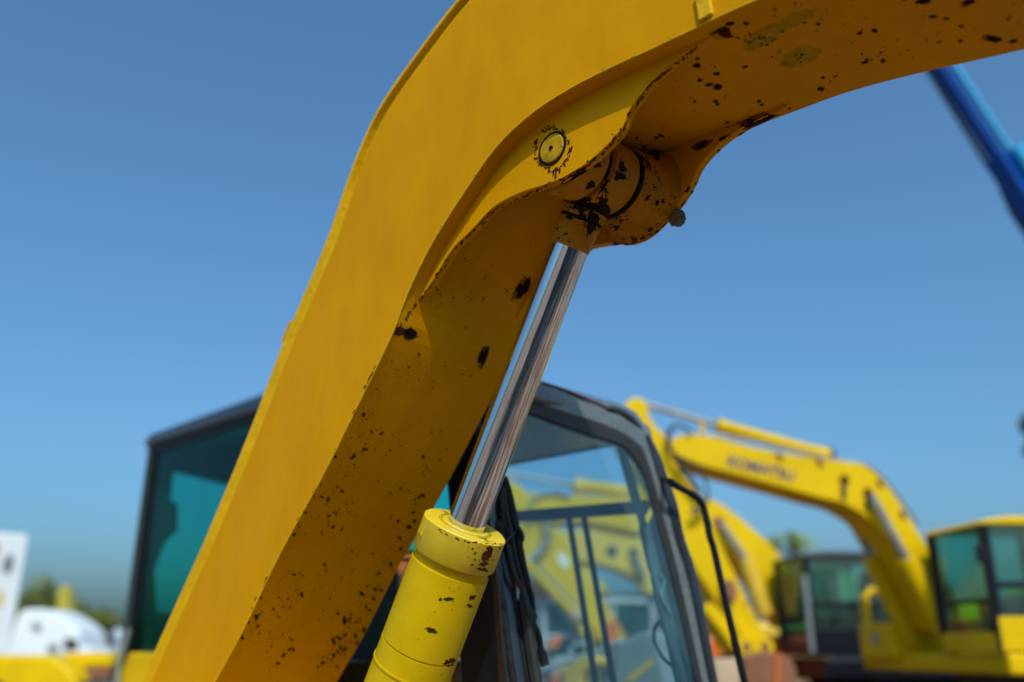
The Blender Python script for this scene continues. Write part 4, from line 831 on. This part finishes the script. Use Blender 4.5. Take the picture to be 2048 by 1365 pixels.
# white truck with sleeper cab
YT = 38.0
def truck(name, label, px, sc_, Y, full=True):
    x0, y0 = px
    def d(x, y, dy=0): return depth(x0 + x * sc_, y0 + y * sc_, Y + dy)
    t = empty(name, Vector((d(70, 0).x, Y + 1.2, 0)), label, 'truck', 'white trucks parked at the left')
    body = [(0, 112), (14, 45), (26, 12), (40, 2), (66, 0), (92, 6), (118, 20), (142, 38), (150, 60), (150, 112)]
    b = prism('cab_body', [d(*p) for p in smoothpx(body, 3)], Vector((0, 2.4, 0)), M['white'], t, 0.08)
    prism('side_window', [d(x, y, -0.02) for x, y in [(118, 58), (146, 62), (146, 84), (120, 84)]], Vector((0, 0.04, 0)), M['seat'], b)
    prism('sleeper_window', [d(x, y, -0.02) for x, y in [(54, 28), (72, 30), (72, 46), (54, 46)]], Vector((0, 0.04, 0)), M['trim'], b)
    prism('air_intake', [d(x, y, -0.1) for x, y in [(84, 72), (104, 70), (104, 86), (84, 86)]], Vector((0, 0.12, 0)), M['trim'], b, 0.02)
    prism('mirror', [d(x, y, -0.25) for x, y in [(108, 62), (116, 62), (116, 90), (108, 90)]], Vector((0, 0.12, 0)), M['white'], b, 0.02)
    prism('hood', [d(x, y) for x, y in [(150, 76), (170, 80), (176, 112), (150, 112)]], Vector((0, 2.4, 0)), M['white'], t, 0.08)
    prism('chassis', [d(x, y) for x, y in [(0, 112), (176, 112), (176, 135), (0, 135)]], Vector((0, 2.4, 0)), M['darkgrey'], t, 0.05)
    for wx in (20, 55, 150):
        c_ = d(wx, 135, -0.05); c_.z = 0.5; lathe('wheel', c_, c_ + Vector((0, 1, 0)), [(0, 0), (0, 0.35), (0.03, 0.5), (0.3, 0.5), (0.3, 0.0)], M['rubber'], t, 20)
    return t
truck('truck', 'white truck with a tall sleeper cab and dark side window, at lower left', (10, 1218), 1.0, YT)
truck('truck', 'smaller looking white truck farther off, beside the black cab at left', (158, 1250), 0.48, YT + 26)
# white box trailer / building at the far left
YB = 24.0
wb = empty('box_trailer', Vector((-14.5, YB + 3, 0)), 'white box trailer at the far left edge with grey and orange emblems', 'trailer')
pA, pB = depth(58, 1070, YB + 4), depth(-60, 1000, YB + 2.6)
pA2 = depth(18, 1262, YB + 4); zlo = pA2.z
ex_ = (pA - pB); ex_.z = 0; exn = ex_.normalized(); nrm_ = Vector((exn.y, -exn.x, 0))
if nrm_.dot(EYE - pA) < 0: nrm_ = -nrm_
q = [Vector((pB.x, pB.y, pA.z)) - exn * 5, pA, Vector((pA.x, pA.y, 1.1)), Vector((pB.x, pB.y, 1.1)) - exn * 5]
bd = prism('box_body', q, -nrm_ * 2.5, M['white'], wb, 0.05)
def onb(px, py): return hit(px, py, pA, nrm_) + nrm_ * 0.01
prism('emblem', [onb(x, y) for x, y in smoothpx([(6, 1118), (24, 1108), (28, 1125), (20, 1148), (4, 1142), (6, 1118)], 3)[:-1]], nrm_ * 0.01, M['trim'], bd)
prism('emblem', [onb(x, y) for x, y in [(-20, 1082), (-3, 1086), (-4, 1110), (-20, 1106)]], nrm_ * 0.01, M['orange'], bd)
prism('emblem', [onb(x, y) for x, y in [(-8, 1180), (5, 1182), (4, 1215), (-8, 1212)]], nrm_ * 0.01, M['yel2'], bd)
for k in range(3):
    c_ = Vector((pA.x, pA.y, 0.5)) - exn * (1 + k * 1.1) + nrm_ * 0.02; lathe('wheel', c_, c_ - nrm_, [(0, 0), (0, 0.35), (0.03, 0.5), (0.3, 0.5)], M['rubber'], wb, 18)
# white car seen beneath the lettered boom
cw = empty('parked_car', depth(1798, 1185, 26) - Vector((0, 0, 2.2)), 'white van glimpsed under the lettered boom', 'van')
vb = prism('body', [depth(x, y, 26) for x, y in [(1776, 1196), (1782, 1168), (1796, 1156), (1826, 1152), (1850, 1160), (1856, 1330), (1776, 1330)]], Vector((0, 2, 0)), M['white'], cw, 0.08)
prism('windscreen', [depth(x, y, 25.98) for x, y in [(1796, 1180), (1800, 1172), (1828, 1172), (1830, 1182)]], Vector((0, 0.04, 0)), M['seat'], vb)

# blue boom lift at upper right
bl = empty('boom_lift', depth(2500, 1300, 12.0) * 1.0 - Vector((0, 0, 1.6)), 'blue telescopic boom lift rising at the right edge under the boom', 'boom lift')
def beam(name, pa, pb, w_, h_, m, parent, ang, bev=0.015):
    t = (pb - pa).normalized(); view = (((pa + pb) / 2) - EYE).normalized()
    x = t.cross(view).normalized(); y = x.cross(t).normalized()
    x2 = x * math.cos(ang) + y * math.sin(ang); y2 = -x * math.sin(ang) + y * math.cos(ang)
    return box(name, (pa + pb) / 2, x2 * w_, y2 * h_, (pb - pa) / 2, m, parent, bev), x2, y2
YB2 = 12.0
a_, b_, c_ = depth(1783, -12, YB2), depth(2003, 328, YB2), depth(2165, 590, YB2)
fly, fx, fy = beam('fly_boom', a_, b_, 0.092, 0.092, M['blue'], bl, R(62))
bs, gx, gy = beam('base_boom', b_ - (b_ - a_).normalized() * 0.12, c_, 0.145, 0.145, M['blue'], bl, R(62))
view = (b_ - EYE).normalized(); side = (b_ - a_).normalized().cross(view).normalized()
if side.x > 0: side = -side
ct = (b_ - a_)
tube('hose_carrier', [a_ + side * 0.15, a_ + ct * 0.5 + side * 0.15, a_ + ct * 0.75 + side * 0.16, b_ + side * 0.17], 0.035, M['darkgrey'], bl, 8)
tube('hose_carrier', [b_ + ct * 0.10 + side * 0.17, b_ + ct * 0.22 + side * 0.22, b_ + ct * 0.36 + side * 0.21, b_ + ct * 0.5 + side * 0.17], 0.045, M['darkgrey'], bl, 8)
tube('extend_cylinder', [a_ - side * 0.19, b_ + ct * 0.02 - side * 0.19], 0.05, M['cyan'], bl, 10)
tube('extend_cylinder', [b_ - side * 0.27 - ct * 0.03, b_ - side * 0.27 + ct * 0.7], 0.11, M['cyan'], bl, 12)
tw = c_.copy(); tw.z = 0.9
box('turret', tw + Vector((0.2, 0, 0.1)), (0.9, 0, 0), (0, 0.7, 0), (0, 0, 0.4), M['blue'], bl, 0.05)
tube('riser', [tw + Vector((0.2, 0, 0.3)), c_ + (c_ - b_).normalized() * 0.1], 0.16, M['blue'], bl, 8)
for sx in (-1, 1):
    for sy in (-1, 1):
        q0 = tw + Vector((0.2 + sx * 1.0, sy * 0.8, 0)); q0.z = 0.42; lathe('wheel', q0, q0 + Vector((0, 0.3, 0)), [(0, 0), (0, 0.3), (0.03, 0.42), (0.27, 0.42), (0.3, 0.3), (0.3, 0)], M['rubber'], bl, 20)

# trees
def foliage(name, blobs, n, size, m, parent, seed):
    r_ = random.Random(seed); v, f = [], []
    tot = sum(b[1] ** 2 for b in blobs)
    for c, rad in blobs:
        for _ in range(int(n * rad * rad / tot)):
            d = Vector((r_.gauss(0, 1), r_.gauss(0, 1), r_.gauss(0, 0.8))).normalized() * rad * r_.random() ** 0.4
            p = c + d; a = Vector((r_.gauss(0, 1), r_.gauss(0, 1), r_.gauss(0, 1))).normalized(); b = a.cross(Vector((r_.gauss(0, 1), r_.gauss(0, 1), r_.gauss(0, 1)))).normalized()
            s_ = size * r_.uniform(0.6, 1.4); o = len(v); v += [p - a * s_, p + b * s_ * 0.5, p + a * s_, p - b * s_ * 0.5]; f.append((o, o + 1, o + 2, o + 3))
    return mk(name, v, f, m, parent)
def tree(label, px, Y, wpx, hpx, m, seed, n=1500, group='trees beyond the yard'):
    top_ = depth(px[0], px[1], Y); base = Vector((top_.x, Y, 0)); k = Y / FPX * 1.06
    t = empty('tree', base, label, 'tree', group)
    rw_ = wpx / 2 * k; hh = hpx * k; r_ = random.Random(seed)
    tube('trunk', [base, base + Vector((0.1, 0, top_.z * 0.4)), Vector((top_.x, Y, top_.z * 0.75))], [0.3, 0.22, 0.1], M['bark'], t, 8)
    blobs = []
    for _ in range(9):
        blobs.append((Vector((top_.x + r_.uniform(-0.7, 0.7) * rw_, Y + r_.uniform(-0.5, 0.5) * rw_, top_.z - hh * r_.uniform(0.22, 0.95))), rw_ * r_.uniform(0.32, 0.5)))
    foliage('crown', blobs, n, rw_ * 0.09, m, t, seed); return t
tree('round dark green tree, left of the yellow post beyond the truck', (92, 1165), 62, 130, 75, M['leaf'], 3)
tree('low wide green tree, right of the yellow post beyond the truck', (182, 1198), 62, 110, 60, M['leaf'], 4)
tree('dark leafy tree poking in at the right edge', (2085, 760), 24, 120, 220, M['darkleaf'], 5, 2600)
tree('bushy green tree seen under the lettered boom', (1775, 1120), 48, 60, 110, M['palmleaf'], 8)
yp = empty('loader_arm', Vector((depth(128, 1172, 50).x, 50, 0)), 'upright yellow machine arm between the two distant trees', 'machine arm')
prism('arm', [depth(x, y, 50) for x, y in [(116, 1300), (112, 1200), (122, 1170), (136, 1172), (140, 1240), (140, 1300)]], Vector((0, 0.8, 0)), M['yelpole'], yp, 0.05)
ap = depth(128, 1300, 50); box('base', Vector((ap.x, 50.4, ap.z / 2)), (0.8, 0, 0), (0, 0.6, 0), (0, 0, ap.z / 2), M['yel2'], yp, 0.05)
def palm(label, px, Y, rpx, seed):
    c = depth(px[0], px[1], Y); base = Vector((c.x, Y, 0)); t = empty('palm_tree', base, label, 'palm tree', 'palms beyond the black cab')
    tube('trunk', [base, base.lerp(c, 0.5) + Vector((0.1, 0, 0)), c], [0.25, 0.2, 0.16], M['bark'], t, 8)
    r_ = random.Random(seed); R_ = rpx * Y / FPX; v, f = [], []
    for k in range(18):
        az = r_.uniform(0, 6.28); el = r_.uniform(-0.2, 1.1); d0 = Vector((math.cos(az) * math.cos(el), math.sin(az) * math.cos(el), math.sin(el))); prev = c.copy(); sd_ = d0.cross(Z).normalized()
        for j in range(7):
            q = c + d0 * R_ * (j + 1) / 7 - Z * R_ * 0.5 * ((j + 1) / 7) ** 2
            for s_ in (-1, 1):
                o = len(v); tip = (prev + q) / 2 + sd_ * s_ * R_ * 0.28 * (1 - j / 9) - Z * R_ * 0.1; v += [prev, q, tip]; f.append((o, o + 1, o + 2))
            prev = q
    mk('crown', v, f, M['palmleaf'], t)
palm('taller right palm crown above the black cab roof', (1588, 1078), 34, 50, 1)
palm('shorter left palm crown behind the yellow boom', (1548, 1092), 36, 45, 2)
# far hedge line along the edge of the yard
blobs = []
r_ = random.Random(11)
for k in range(120):
    an = R(-70 + 140 * k / 119); d_ = 120 + r_.uniform(-8, 8); blobs.append((Vector((math.sin(an) * d_, math.cos(an) * d_, r_.uniform(0.8, 1.8))), r_.uniform(1.6, 2.8)))
tag(foliage('hedge_line', blobs, 9000, 0.5, M['leaf'], None, 12), 'far line of low green trees along the horizon', kind='stuff')
